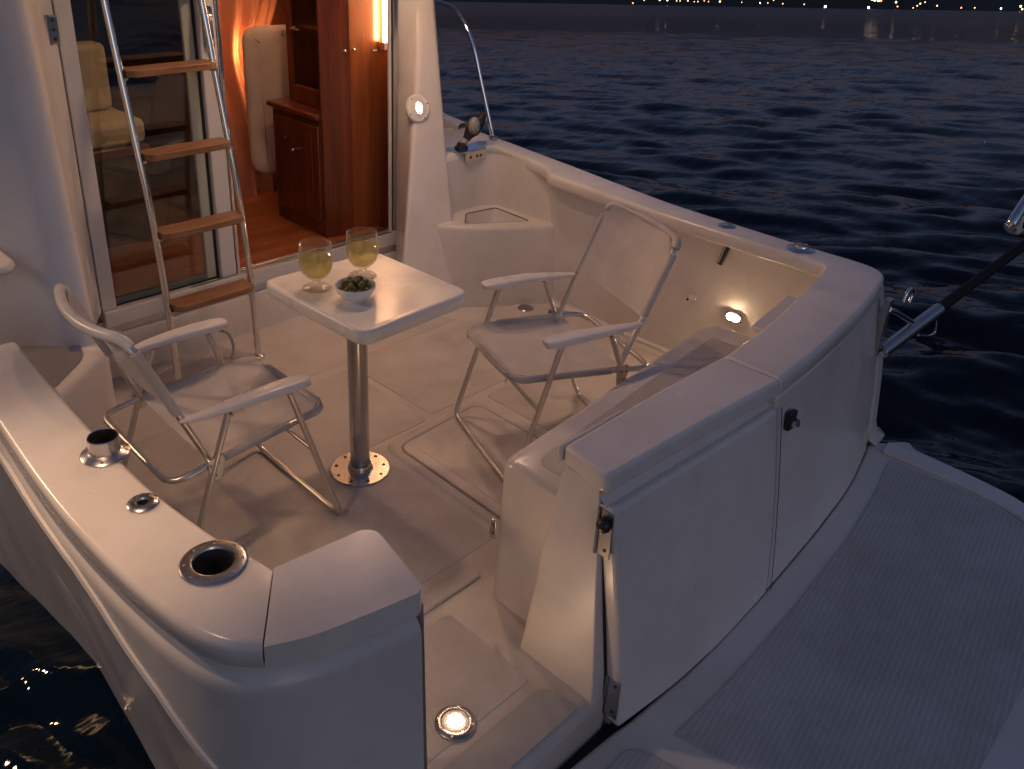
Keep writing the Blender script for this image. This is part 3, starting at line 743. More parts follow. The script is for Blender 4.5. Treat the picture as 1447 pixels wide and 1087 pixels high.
# ---- small side-wall fittings, rail, corner plate
MB().box(1.548,1.566,-.0085,.0085,-.075,.075)
slot = xf(MB().box(-.009,.009,-.011,.011,-.078,.078), at((1.553,-.440,.592), (R(16),0,0))).build('gaff_clip', 'blk', boat, .003)
xf(MB().box(-.011,-.0095,.0,.008,-.070,.070), at((1.553,-.440,.592), (R(16),0,0))).build('clip_insert', 'steel', slot)
xf(MB().box(-.004,.004,-.018,.018,-.012,.012), at((1.588,-.300,.315))).build('side_catch', 'gel', boat, .004)
MB().sphere((1.586,-.278,.298), .006).build('side_catch', 'hole', boat)
rail = MB().tube(crom([(1.70,1.055,.73),(1.695,1.075,.80),(1.685,1.14,1.0),(1.68,1.21,1.19),(1.67,1.30,1.315),(1.66,1.41,1.362),(1.66,1.7,1.37),(1.66,3.2,1.40)], 6), .0115, 12).build('handrail', 'chrome', boat)
MB().lathe([(.024,0),(.024,.004),(.016,.010),(.0115,.012)], 20, at((1.70,1.053,.728))).build('rail_foot', 'chrome', rail)
cp = MB().box(1.350,1.540,.938,1.05,.7205,.727); cp.box(1.395,1.535,.9405,.9475,.668,.7205)
cpl = cp.build('corner_plate', 'chrome', boat, .003)
for x_ in (1.43,1.475,1.50): MB().lathe([(.0001,.002),(.007,.002),(.008,0)], 12, facing((x_,.9405,.692), (0,-1,0))).build('screw', 'hole', cpl)

# ================================================================== THINGS ON BOARD
# black tilted fitting clamped on the corner plate
sf = thing('swivel_fitting', 'black swivel fitting with grey dome, tilted on the chrome corner plate by the rail', 'deck fitting', (1.425,1.005,.727))
MB().lathe([(.034,0),(.034,.008),(.024,.014),(.02,.03),(.0001,.032)], 24).build('base', 'blk', sf)
MB().tube([(0,0,.012),(.028,-.006,.045)], [.021,.018], 14).build('stem', 'greyp', sf)
MB().tube(crom([(.026,-.006,.040),(.046,-.010,.070),(.080,-.014,.100),(.112,-.018,.135),(.128,-.020,.160)], 4), [.020,.021,.023,.026,.030,.034,.037,.038,.037,.035,.033,.030,.027,.025,.022,.019,.016], 14).build('body', 'blk', sf)
MB().sphere((.050,-.034,.112), .036, 18, 12, (.85,.8,1.2)).build('dome', 'greyp', sf)
MB().tube([(.118,-.03,.135),(.134,.012,.135)], .020, 14).build('clamp_ring', 'chrome', sf)

# ---- pedestal table
tb_ = thing('pedestal_table', 'white square pedestal table on a steel pole in the cockpit', 'table', (0, 0, .004))
tc_ = (.046,-.003)
tp = [(-.190,.262),(-.174,-.262),(.280,-.247),(.266,.236)]
tp = [(x-.0, y) for x, y in tp]
q = round_poly(tp, .055, 10); q = q if area(q) > 0 else q[::-1]
loops = [[(x, y, .648) for x, y in offs(q, -.02)], [(x, y, .646) for x, y in offs(q, -.006)], [(x, y, .650) for x, y in offs(q, -.001)], [(x, y, .684) for x, y in q]]
for a in (.4,.8,1.2,PI/2): loops.append([(x, y, .684+.010*math.sin(a)) for x, y in offs(q, -.010*(1-math.cos(a)))])
loops.append([(x, y, .6938) for x, y in offs(q, -.016)]); loops.append([(x, y, .6925) for x, y in offs(q, -.022)])
MB().loft(loops).build('tabletop', 'table', tb_, sharp=50)
MB().lathe([(.0340,.022),(.0340,.650)], 32).build('pole', 'steel', tb_)
fl_ = MB().lathe([(.105,0),(.105,.004),(.103,.0062),(.046,.0062),(.0415,.010),(.040,.026),(.0385,.028),(.0355,.027),(.035,.01)], 48).build('base_flange', 'steel', tb_)
for k in range(9):
    a = 2*PI*k/9+.2; MB().lathe([(.0001,.0016),(.005,.0016),(.0062,0)], 10, at((.085*math.cos(a), .085*math.sin(a), .0062))).build('screw', 'hole', fl_)
MB().lathe([(.10,.622),(.09,.642),(.045,.646)], 32, at((0, 0, 0))).build('top_bracket', 'alu', tb_)

# ---- glasses
def wineglass():
    g = thing('wine_glass', 'stemmed glass of white wine left of the olive bowl', 'glass', (-.082,.098,.6968), 0, 'wine glasses on the table')
    out = [(.0001,0),(.040,0),(.0415,.0015),(.040,.003),(.024,.007),(.012,.013),(.0105,.020),(.0125,.027),(.022,.034),(.033,.043),(.0415,.056),(.0458,.072),(.0472,.090),(.0468,.110),(.0452,.130),(.0440,.145)]
    inn = [(.0428,.1452),(.0437,.130),(.0452,.110),(.0456,.090),(.0442,.073),(.0400,.058),(.032,.0465),(.021,.038),(.010,.034),(.0001,.033)]
    S_ = 1.14; out = [(r*S_, z*1.07) for r, z in out]; inn = [(r*S_, z*1.07) for r, z in inn]
    MB().lathe(out+inn, 40).build('glass_body', 'cglass', g, sharp=75)
    wn = [(.0001,.0336),(.010,.0346),(.0208,.0386),(.0316,.0470),(.0395,.0585),(.0437,.0735),(.0451,.0905),(.0451,.097),(.0445,.0985),(.0001,.0980)]
    wn = [(r*S_, z*1.07) for r, z in wn]; MB().lathe(wn, 40).build('wine', 'wine', g, sharp=60)
    return g
g1 = wineglass()
g2 = g1.copy(); COL.objects.link(g2); g2.location = (.092,.084,.6968); g2.rotation_euler = (0, 0, 1.3)
g2['label'] = 'stemmed glass of white wine behind the olive bowl, nearer the lit lamp'
for c in list(g1.children):
    d = c.copy(); COL.objects.link(d); d.parent = g2
bw_ = MB().lathe([(.0001,.003),(.026,.003),(.028,0),(.032,0),(.032,.003),(.045,.012),(.056,.026),(.0625,.042),(.0640,.050),(.0630,.0515),(.0605,.050),(.0585,.042),(.052,.028),(.040,.015),(.0001,.011)], 44)
bowl = bw_.build('olive_bowl', 'china', None, sharp=60); bowl.location = (-.040,-.052,.6968)
tag(bowl, 'small white china bowl full of green olives on the table', 'bowl')
om = MB().sphere((0,0,0), .0098, 14, 10, (1, 1, 1.38)); ol0 = om.build('olive', 'olive', None)
spots = []
for ring, cnt, z in ((.040,10,.0405),(.024,7,.0440),(.0,1,.046),(.030,6,.0575),(.011,3,.0625)):
    for k in range(cnt):
        a = 2*PI*k/cnt+ring*50+random.uniform(-.15,.15); spots.append((ring*math.cos(a), ring*math.sin(a), z+random.uniform(-.002,.003)))
for i, (x, y, z) in enumerate(spots):
    o = ol0 if i == 0 else ol0.copy()
    if i: COL.objects.link(o)
    o.location = (-.040+x, -.052+y, .6968+z); o.rotation_euler = (random.uniform(.6,1.9), random.uniform(-.5,.5), random.uniform(0, 6.3))
    tag(o, 'green olive heaped in the small white bowl', 'olive', 'olives in the white bowl')

# ---- folding chairs (u forward, v left, w up)
D = dict(az=.565, aft=.185, aar=-.175, flt=.119, flf=.279, rlt=-.068, hu=-.131, hw=.382, rlf=-.26, wa=.245, wl=.257, wb=.222, btu=-.317, btw=.832, sfu=.262, sfw=.41, wh=.232)
def arcpath(pts, rad, n=6):
    """polyline in 3D with rounded corners"""
    out = [Vector(pts[0])]
    for i in range(1, len(pts)-1):
        p = Vector(pts[i]); a = Vector(pts[i-1])-p; b = Vector(pts[i+1])-p
        r = min(rad, a.length*.45, b.length*.45); A = p+a.normalized()*r; B = p+b.normalized()*r
        for k in range(n+1):
            t = k/n; out.append(A*(1-t)**2+p*2*t*(1-t)+B*t*t)
    out.append(Vector(pts[-1])); return out
def make_chair():
    t = thing('folding_chair', 'white fabric folding chair beside the ladder, its back to the port coaming', 'folding chair', (-.484,.089,.004), -.021, 'folding chairs at the table')
    d = D; r = .0098
    for s in (1, -1):
        # arm rest: contoured plastic plank
        yl = s*d['wa']; loops = []
        for u, w, w0, z, th in ((.208,.012,0,-.006,.012),(.202,.025,0,-.004,.024),(.17,.032,0,0,.030),(.10,.032,0,.003,.029),(.02,.029,0,.003,.024),(-.06,.024,-.004,0,.021),(-.12,.017,-.010,-.004,.017),(-.165,.013,-.016,-.007,.013),(-.185,.008,-.018,-.008,.009)):
            c = Vector((u-.02, yl+s*w0, d['az']+z)); q = []
            for k in range(16):
                a = 2*PI*k/16; ca, sa = math.cos(a), math.sin(a)
                q.append((c.x, c.y+w*math.copysign(abs(ca)**.6, ca), c.z-th/2+th/2*math.copysign(abs(sa)**.6, sa)))
            loops.append(q)
        ar = MB().loft(loops).build('armrest', 'wplast', t, sharp=60)
        for u in (d['flt'], d['rlt']): MB().tube([(u, yl-.013, d['az']-.032), (u, yl+.013, d['az']-.032)], .0055, 8).build('rivet', 'steel', ar)
        # hub plate
        hp = xf(MB().slab(round_poly([(-.020,-.045),(.014,-.040),(.028,.012),(.020,.034),(-.024,.028)], .010), -.002, .002), facing((d['hu']+.005, s*(d['wh']+.016), d['hw']), (0, s, 0))).build('hinge_plate', 'alu', t, .001)
        for (a, b) in ((-.010,.008),(.012,.012),(.0,-.024)): MB().tube([(d['hu']+a, s*(d['wh']+.010), d['hw']+b), (d['hu']+a, s*(d['wh']+.023), d['hw']+b)], .0045, 8).build('rivet', 'steel', hp)
        # curved brace under the arm
        pass
    w = d['wl']; wa = d['wa']
    fp = arcpath([(d['flt'], wa, d['az']-.028), (d['flf'], w, r), (d['flf'], -w, r), (d['flt'], -wa, d['az']-.028)], .05)
    MB().tube(fp, r, 12).build('front_leg', 'alu', t)
    rp = arcpath([(d['rlt'], wa-.006, d['az']-.028), (d['hu'], w-.012, d['hw']), (d['rlf'], w-.012, r), (d['rlf'], -w+.012, r), (d['hu'], -w+.012, d['hw']), (d['rlt'], -wa+.006, d['az']-.028)], .05)
    MB().tube(rp, r, 12).build('rear_leg', 'alu', t)
    k = .45; su, sw_ = d['flt']+(d['flf']-d['flt'])*k, (d['az']-.028)*(1-k)
    zst = .30; kk = (d['az']-.028-zst)/(d['az']-.028-r); us = d['flt']+(d['flf']-d['flt'])*kk
    MB().tube([(us, wa+.01, zst), (us, -wa-.01, zst)], .0075, 10).build('stretcher', 'alu', t)
    # seat frame: U in front, U behind
    wh = d['wh']
    fp = arcpath([(d['hu'], wh, d['hw']+.005), (d['sfu'], wh-.022, d['sfw']-.005), (d['sfu'], -wh+.022, d['sfw']-.005), (d['hu'], -wh, d['hw']+.005), (d['hu']-.125, -wh, d['hw']-.01), (d['hu']-.125, wh, d['hw']-.01), (d['hu'], wh, d['hw']+.005)], .055)
    MB().tube(fp, r, 12).build('seat_frame', 'alu', t)
    # back frame: inverted U, slightly bowed backward at the top
    wb = d['wb']
    bu, bw2 = d['btu'], d['btw']
    def bk(tt): return (d['hu']+.005+(bu-d['hu'])*tt, d['hw']+(bw2-d['hw'])*tt)
    a0, a1 = bk(0), bk(1)
    bf = arcpath([(a0[0], wh-.012, a0[1]), (a1[0], wb-.004, a1[1]), (a1[0], -wb+.004, a1[1]), (a0[0], -wh+.012, a0[1])], .085, 9); n_ = len(bf)//2
    bf = bf[:n_]+[bf[n_-1].lerp(bf[n_], k/10) for k in range(1, 10)]+bf[n_:]
    bf = [Vector((p.x-.045*max(0, 1-(p.y/(wb-.004))**2), p.y, p.z-.012*max(0, 1-(p.y/(wb-.004))**2))) for p in bf]
    MB().tube(bf, r, 12).build('back_frame', 'alu', t)
    # fabric: seat sling with sleeves round the rails, sagging a little
    loops = []; N = 18
    for i in range(N+1):
        f = i/N; u = -.135+(d['sfu']+.139)*f; row = []
        wid = wh-.004-.022*f
        if f > .84: wid -= .045*((f-.84)/.16)**2.4
        zr = d['hw']+.005+(d['sfw']-.01-d['hw'])*f
        prof = [(-1,-.013),(-1.05,0),(-1,.013)]+[(q, .011-.028*(1-q*q)*(1-.75*abs(2*f-1)**2)) for q in np.linspace(-.95,.95,13)]+[(1,.013),(1.05,0),(1,-.013)]
        for q, dz in prof: row.append((u, q*wid, zr+dz))
        loops.append(row)
    f_ = loops[-1]; loops.append([(x+.013, y, z-.006) for x, y, z in f_]); loops.append([(x+.010, y, z-.022) for x, y, z in f_])
    st_ = MB().loft(loops, False).build('seat', 'sling', t, sharp=60)
    MB().tube(arcpath([(.16, wh-.017, d['sfw']-.0075), (d['sfu'], wh-.022, d['sfw']-.005), (d['sfu'], -wh+.022, d['sfw']-.005), (.16, -wh+.017, d['sfw']-.0075)], .055), .0130, 12).build('front_sleeve', 'sling', st_)
    for s in (1, -1): MB().tube([(-.09, s*(wh-.003), d['hw']+.0075), (.13, s*(wh-.0145), d['sfw']-.0085)], .0125, 12).build('rail_sleeve', 'sling', st_)
    loops = []
    for i in range(N+1):
        f = .42+.58*i/N; u, z = bk(f); row = []
        nx, nz = (bw2-d['hw']), -(bu-d['hu']); L = math.hypot(nx, nz); nx /= L; nz /= L
        wid = wb-.004
        if f > .80: wid -= .045*(((f-.80)/.20)**2)
        prof = [(q, .010-(.020+.026*max(0, (f-.7)/.3))*(1-q*q)) for q in np.linspace(-1,1,15)]
        for q, dd in prof: row.append((u+nx*dd, q*wid, z+nz*dd))
        loops.append(row)
    bs = MB().loft(loops, False).build('backrest', 'sling', t, sharp=60)
    for s in (1, -1):
        c0, c1 = bk(.43), bk(.90); y0 = s*(wh-.012+(wb-.004-wh+.012)*.43); y1 = s*(wh-.012+(wb-.004-wh+.012)*.9)
        MB().tube([(c0[0], y0, c0[1]), (c1[0], y1, c1[1])], .0145, 14).build('side_sleeve', 'sling', bs)
    e0 = bk(.985); bow = lambda P: [Vector((p.x-.045*max(0, 1-(p.y/(wb-.004))**2), p.y, p.z-.012*max(0, 1-(p.y/(wb-.004))**2))) for p in P]
    tp_ = arcpath([(bk(.80)[0], wb-.004, bk(.80)[1]), (a1[0], wb-.004, a1[1]), (a1[0], -wb+.004, a1[1]), (bk(.80)[0], -wb+.004, bk(.80)[1])], .085, 9)
    n_ = len(tp_)//2; mid_ = [tp_[n_-1].lerp(tp_[n_], k/10) for k in range(1, 10)]; tp_ = bow(tp_[:n_]+mid_+tp_[n_:])
    MB().tube(tp_[3:-3], .0148, 14).build('top_sleeve', 'wplast', bs)
    return t
ch1 = make_chair()
def dup(root, loc, rz, label):
    r_ = root.copy(); COL.objects.link(r_); r_.location = loc; r_.rotation_euler = (0, 0, rz); r_['label'] = label
    for c in list(root.children):
        d = c.copy(); COL.objects.link(d); d.parent = r_
        for e in c.children:
            g = e.copy(); COL.objects.link(g); g.parent = d
    return r_
ch2 = dup(ch1, (.660,-.307,.006), 2.777, 'white fabric folding chair by the transom seat, facing the table')

for c in ch2.children_recursive:
    if c.name.startswith('top_sleeve'):
        c.material_slots[0].link = 'OBJECT'; c.material_slots[0].material = M['sling']
MB().tube(crom([(D['flt']+.03, D['wa']-.012, D['az']-.026), (D['flt']+.068, D['wa']-.014, D['az']-.055), (D['flt']+.078, D['wa']-.020, D['az']-.105), (D['flt']+.062, D['wa']-.030, D['sfw']+.012)], 5), .005, 8).build('arm_brace', 'greyp', ch1)

# ---- boarding ladder to the flybridge
ld = thing('ladder', 'stainless ladder with teak treads leaning in front of the saloon door', 'ladder', (-.01,.96,.004))
def lrail(x): return crom([(x, -.012, 0), (x, .005, .34), (x, .045, .71), (x, .125, 1.07), (x, .212, 1.47), (x, .34, 2.09)], 6)
for s in (-.19,.19):
    q = [p+Vector((0, .012 if s > 0 else 0, 0)) for p in lrail(s)]
    MB().tube(q, .0135, 14).build('rail', 'chrome', ld)
    MB().lathe([(.026,0),(.026,.005),(.0135,.010)], 20, at((s, -.012+(.012 if s > 0 else 0), 0))).build('rail_foot', 'chrome', ld)
def tread(z, y):
    pts = round_poly([(-.176,-.030),(-.150,-.048),(.150,-.048),(.176,-.030),(.176,.050),(-.176,.050)], [.004,.01,.01,.004,.004,.004])
    tr = MB().slab(pts, z-.013, z+.013); tr.v = [(a, b+y, c) for a, b, c in tr.v]
    o = tr.build('tread', 'teak', ld, .003)
    for s in (-1, 1): MB().box(s*.18-.012, s*.18+.012, y+.0-.012, y+.022, z-.026, z-.0135).build('bracket', 'steel', o, .002)
for z, y in ((.345,.0),(.640,.035),(.935,.092),(1.232,.158),(1.53,.222),(1.825,.285)): tread(z, y)

# ---- support pole on the transom corner
pol = thing('support_pole', 'black pole in a chrome tube, reaching out from its bracket on the transom corner', 'pole', (1.585,-1.105,.375))
a = Vector((.0,-.005,0)); e = Vector((1.245,-.095,.155)); nrm = e.normalized()
MB().box(-.030,.004,.0,.022,-.012,.215).build('bracket_plate', 'steel', pol, .003)
MB().tube([a, a+nrm*.44], .0255, 18).build('chrome_tube', 'steel', pol)
MB().tube([a+nrm*.44, a+nrm*.445, a+nrm*1.9], [.0255,.0215,.0215], 16).build('black_pole', 'rubber', pol)
MB().tube([(-.012,.004,.175),(.03,-.01,.155),(.235,-.02,.048)], .011, 12).build('stay', 'chrome', pol)
MB().tube([(-.016,-.012,-.004),(.016,-.012,-.004)], .012, 12).build('pivot_bolt', 'chrome', pol)
MB().tube(crom([(.06,-.015,.19),(.075,-.015,.225),(.11,-.016,.228),(.135,-.016,.20),(.12,-.016,.17)], 5), .007, 10).build('ring', 'chrome', pol)
MB().tube(crom([(.30,-.03,-.02),(.40,-.035,-.055),(.47,-.04,-.06),(.455,-.04,.0),(.43,-.04,.035)], 5), .005, 10).build('safety_clip', 'chrome', pol)
hk = thing('davit_hook', 'curved chrome hook cover with white block above the end of the black pole', 'davit hook', (2.47,-1.205,.70))
loops = []
for t in np.linspace(0, 1, 9):
    c = Vector((-.02+.36*t, 0, .0+.11*math.sin(t*1.9))); h = .012+.030*math.sin(PI*(.12+.8*t)); q = []
    for k in range(14):
        an = 2*PI*k/14; q.append((c.x, c.y+.022*math.cos(an), c.z+h*math.sin(an)))
    loops.append(q)
MB().loft(loops).build('hook_cover', 'chrome', hk, sharp=60)
MB().box(.06,.17,-.025,.025,-.055,.03).build('white_block', 'wplast', hk, .012)
MB().tube([(.10,-.03,-.0),(.10,.03,-.0)], .028, 16).build('sheave', 'blk', hk)
MB().tube([(.05,0,-.03),(.25,.0,-.10),(.40,.0,-.14)], .012, 10).build('hook_arm', 'steel', hk)

# ================================================================== SALOON
cab = thing('cabinet', 'varnished mahogany cabinet with glass upper door inside the open saloon door', 'cabinet', (.895,1.41,.25))
MB().box(0,.40,.048,.47,.0,.60).build('cupboard', 'mahog', cab, .006)
MB().box(-.014,-.001,.05,.43,.08,.57).build('cupboard_door', 'mahog', cab, .006)
MB().box(-.019,-.0145,.10,.38,.13,.52).build('door_panel', 'mahog', cab, .004)
MB().box(-.025,.149,.042,.49,.601,.63).build('counter', 'mahog', cab, .008)
for y_, z_ in ((.30,.47),(.235,.425)):
    kb = MB().tube([(-.02,y_,z_),(-.036,y_,z_)], .007, 12).sphere((-.040,y_,z_), .011).build('knob', 'blk' if y_ > .27 else 'chrome', cab)
fr = MB(); fr.box(.075,.10,.04,.085,.632,1.8); fr.box(.075,.10,.375,.42,.632,1.8); fr.box(.075,.10,.0855,.3745,.632,.72); fr.box(.075,.10,.0855,.3745,1.30,1.8)
gd = fr.build('upper_door', 'mahog', cab, .004)
MB().box(.086,.090,.0858,.3742,.721,1.299).build('door_glass', 'pane', gd)
MB().tube([(.07,.33,1.0),(.045,.33,1.0),(.045,.25,1.0)], .005, 10).build('door_catch', 'chrome', gd)
up = MB(); up.box(.10,.40,.04,.05,.631,1.8); up.box(.10,.40,.41,.42,.631,1.8); up.box(.39,.40,.0505,.4095,.631,1.8); up.box(.101,.389,.0505,.4095,1.0,1.012)
up.build('upper_case', 'mahog', cab)
MB().slab([(-.002,.024),(.150,-.012),(.150,.0),(-.002,.036)], .0, 1.8).build('corner_board', 'mahog', cab, .002)
MB().box(.1505,.52,.0,.016,0,1.8).build('side_panel', wood('mahogany_panel', (.12,.034,.011), (.27,.085,.028), .25, (1,1,.05), 9), cab, .003)
for x_ in (.118,.175): MB().sphere((x_,-.010,.93), .008).build('stud', 'chrome', cab)
for x_ in (.30,.315): MB().sphere((x_,-.004,.915), .005).build('stud', 'chrome', cab)
tl = []
for z in (.0,.17,.45,.75,1.15,1.55,1.83):
    x4_ = wing_s(z+.25)[2]; xi = max(1.19, x4_-.03)-.006-.895
    tl.append([(xi, -.146, z), (xi, -.002, z), (xi-.006, -.002, z), (xi-.006, -.146, z)])
MB().loft(tl).build('trim_panel', 'mahog', cab)
sl = thing('strip_lamp', 'lit vertical strip lamp beside the open saloon door', 'lamp', (1.243,1.375,1.19))
MB().tube([(0,0,.02),(0,0,.62)], .012, 14).build('tube', 'tube', sl)
MB().box(-.022,.022,-.02,.05,-.02,.018).build('bracket', 'steel', sl, .004)
MB().box(-.02,.02,-.02,.03,.62,.65).build('end_cap', 'steel', sl, .004)
# curtain and upholstered panel beyond
ct = []
for z in np.linspace(.25, 1.95, 26):
    row = []
    for i in range(90):
        f = i/89; x = .76+.50*f
        amp = .026+.022*(z-.25 < .25)*(1-(z-.25)/.25 if z-.25 < .25 else 0)
        pin = 1-.25*math.exp(-((z-1.05)/.22)**2)
        ph = f*26+1.2*math.sin(f*9)+.25*math.sin(z*3)
        row.append((.76+(x-.76)*pin, 2.36+amp*math.sin(ph)+.012*math.sin(ph*2.1+z*2)-.10*f, z+.004*math.sin(ph)))
    ct.append(row)
tag(MB().loft(ct, False).build('curtain', 'curtain', None, sharp=80), 'salmon curtain hanging in folds inside the saloon', 'curtain')
cp_ = []
base = round_poly([(-.085,-.40),(.20,-.40),(.20,.40),(-.085,.40)], [.10,.02,.02,.09], 8)
for ins, dz in ((.012,-.03),(0,-.018),(-.0,.0),(.008,.020),(.03,.030),(.08,.032)):
    q = offs(base, -ins) if area(base) > 0 else offs(base, ins)
    cp_.append([(x, y, dz+.006*math.sin(y*9)) for x, y in q])
pn = xf(MB().loft(cp_), facing((.985,2.12,.815), (-.25,-1,0))).build('upholstered_panel', 'cream', None, sharp=70)
tag(pn, 'cream upholstered panel with a rounded top beside the salmon curtain', 'upholstered panel')
MB().box(.585,.61,2.08,3.2,.25,2.1).build('partition', wood('light_block_wood', (.05,.016,.008), (.10,.03,.014), .45), boat)  # added wall, keeps the saloon lamp's light away from the settee side
wlp = MB().box(.61,1.42,2.46,2.50,.25,2.1).build('partition', wood('partition_wood', (.20,.06,.02), (.36,.13,.05), .45), boat)
MB().sphere((1.0,2.225,1.07), .022).build('saloon_lamp', emit('saloon_lamp_glow', (1,.44,.18), 24), boat)
MB().sphere((.80,1.98,1.80), .04).build('saloon_lamp', emit('ceiling_lamp_glow', (1,.52,.25), 16), boat)
# settee seen through the fixed pane
st = thing('settee', 'beige settee behind the glass pane of the saloon door', 'settee', (-.2,1.95,.25))
MB().box(-.6,.42,.02,.62,0,.44).build('plinth', 'dark', st, .01)
MB().box(-.6,.44,-.01,.62,.445,.49).build('seat_board', 'mahog', st, .008)
def cushion(x0, x1, y0, y1, z0, z1, nm):
    m = MB(); m.box(x0, x1, y0, y1, z0, z1)
    o = m.build(nm, 'cush', st, .03, 4); return o
cushion(-.55,.44,.0,.55,.495,.61,'seat_cushion'); cushion(-.55,-.02,.26,.40,.615,.92,'back_cushion'); cushion(-.01,.40,.24,.38,.615,.93,'back_cushion')

# ================================================================== move everything that floats with the boat
bpy.context.view_layer.update()
for o in list(scene.objects):
    if o.parent is None:
        o.matrix_world = T4 @ o.matrix_basis

# ================================================================== WORLD: water, far shore, lights, sky
def water_mesh():
    cx, cy = -1.6, -2.2
    a_d = np.deg2rad(np.arange(-14, 104.01, .12)); a_c = np.deg2rad(np.arange(107, 346, 3.0))
    ang = np.concatenate([a_d, a_c])
    rr = [.35]
    while rr[-1] < 70: rr.append(rr[-1]*1.008)
    while rr[-1] < 5200: rr.append(rr[-1]*1.07)
    rr = np.array(rr); A, Rr = np.meshgrid(ang, rr)
    X = cx+Rr*np.sin(A); Y = cy+Rr*np.cos(A); Z = np.zeros_like(X)
    sp = .008*Rr
    main = R(44+16)           # heading the waves run along (bearing)
    for i in range(90):
        lam = .16*(3.4/.16)**(i/89.0)*rng.uniform(.92,1.08)
        th = main+rng.normal(0, .40 if lam < .6 else .27)
        k = 2*PI/lam; amp = .0125*lam**.95*rng.uniform(.5,1.35)
        if lam > 1.6: amp *= .55
        fade = np.clip((lam/sp-2.2)/2.5, 0, 1)
        ph = k*(X*math.sin(th)+Y*math.cos(th))+rng.uniform(0, 2*PI)
        # slow groups so that crests come and go
        env = .65+.35*np.sin((X*math.cos(th+.4)-Y*math.sin(th+.4))*k*.11+rng.uniform(0,6.3))*np.sin((X*math.sin(th)+Y*math.cos(th))*k*.07+rng.uniform(0,6.3))
        s = np.sin(ph); Z += amp*env*fade*(s+.22*np.cos(2*ph))
    Z *= np.clip((Rr-.3)/1.5, .25, 1)
    nr, na = X.shape
    V = np.stack([X, Y, Z+WATER], -1).reshape(-1, 3)
    i, j = np.meshgrid(np.arange(nr-1), np.arange(na), indexing='ij')
    j2 = (j+1) % na
    Fc = np.stack([i*na+j, (i+1)*na+j, (i+1)*na+j2, i*na+j2], -1).reshape(-1, 4)
    V = np.concatenate([V, [[cx, cy, WATER]]]); nv = len(V)
    me = bpy.data.meshes.new('water')
    tri = np.stack([np.full(na, nv-1), np.arange(na), (np.arange(na)+1) % na], -1)
    me.vertices.add(nv); me.vertices.foreach_set('co', V.ravel())
    nq = len(Fc); me.loops.add(nq*4+na*3); me.loops.foreach_set('vertex_index', np.concatenate([Fc.ravel(), tri.ravel()]).astype(np.int32))
    me.polygons.add(nq+na)
    me.polygons.foreach_set('loop_start', np.concatenate([np.arange(nq)*4, nq*4+np.arange(na)*3]).astype(np.int32))
    me.update(calc_edges=True); me.validate()
    me.polygons.foreach_set('use_smooth', [True]*len(me.polygons))
    m, nt, b = new_mat('sea_water')
    b.inputs['Base Color'].default_value = (.002,.007,.014,1); b.inputs['Roughness'].default_value = .06
    b.inputs['IOR'].default_value = 1.333
    tc = nd(nt, 'ShaderNodeTexCoord'); mp = nd(nt, 'ShaderNodeMapping')
    mp.inputs['Rotation'].default_value = (0, 0, R(60)); mp.inputs['Scale'].default_value = (.42,1.5,1)
    nt.links.new(tc.outputs['Object'], mp.inputs['Vector'])
    n1 = nd(nt, 'ShaderNodeTexNoise', Scale=3.2, Detail=3.0, Roughness=.5)
    n2 = nd(nt, 'ShaderNodeTexNoise', Scale=.55, Detail=6.0, Roughness=.65)
    for q in (n1, n2): nt.links.new(mp.outputs['Vector'], q.inputs['Vector'])
    b0 = nd(nt, 'ShaderNodeBump', Strength=.07, Distance=.05)
    n0 = nd(nt, 'ShaderNodeTexNoise', Scale=1.5, Detail=5.0, Roughness=.55); n0.noise_type = 'RIDGED_MULTIFRACTAL'
    nt.links.new(mp.outputs['Vector'], n0.inputs['Vector']); nt.links.new(n0.outputs['Fac'], b0.inputs['Height'])
    gm = nd(nt, 'ShaderNodeVectorMath', operation='LENGTH'); nt.links.new(tc.outputs['Object'], gm.inputs[0])
    rm = nd(nt, 'ShaderNodeMapRange'); rm.inputs['From Min'].default_value = 12; rm.inputs['From Max'].default_value = 260
    rm.inputs['To Min'].default_value = .05; rm.inputs['To Max'].default_value = .26
    nt.links.new(gm.outputs['Value'], rm.inputs['Value']); nt.links.new(rm.outputs['Result'], b.inputs['Roughness'])
    b1 = nd(nt, 'ShaderNodeBump', Strength=.22, Distance=.09); b2 = nd(nt, 'ShaderNodeBump', Strength=.6, Distance=1.5)
    rs = nd(nt, 'ShaderNodeMapRange'); rs.inputs['From Min'].default_value = 14; rs.inputs['From Max'].default_value = 120
    rs.inputs['To Min'].default_value = .06; rs.inputs['To Max'].default_value = .9
    nt.links.new(gm.outputs['Value'], rs.inputs['Value']); nt.links.new(rs.outputs['Result'], b2.inputs['Strength'])
    nt.links.new(n1.outputs['Fac'], b1.inputs['Height']); nt.links.new(n2.outputs['Fac'], b2.inputs['Height'])
    n5 = nd(nt, 'ShaderNodeTexNoise', Scale=.07, Detail=6.0, Roughness=.7); nt.links.new(mp.outputs['Vector'], n5.inputs['Vector'])
    b5 = nd(nt, 'ShaderNodeBump', Strength=.5, Distance=9.0)
    r5 = nd(nt, 'ShaderNodeMapRange'); r5.inputs['From Min'].default_value = 40; r5.inputs['From Max'].default_value = 220
    r5.inputs['To Min'].default_value = 0; r5.inputs['To Max'].default_value = .85
    nt.links.new(gm.outputs['Value'], r5.inputs['Value']); nt.links.new(r5.outputs['Result'], b5.inputs['Strength'])
    nt.links.new(n5.outputs['Fac'], b5.inputs['Height']); nt.links.new(b5.outputs['Normal'], b2.inputs['Normal'])
    nt.links.new(b2.outputs['Normal'], b1.inputs['Normal']); nt.links.new(b1.outputs['Normal'], b0.inputs['Normal']); nt.links.new(b0.outputs['Normal'], b.inputs['Normal'])
    me.materials.append(m)
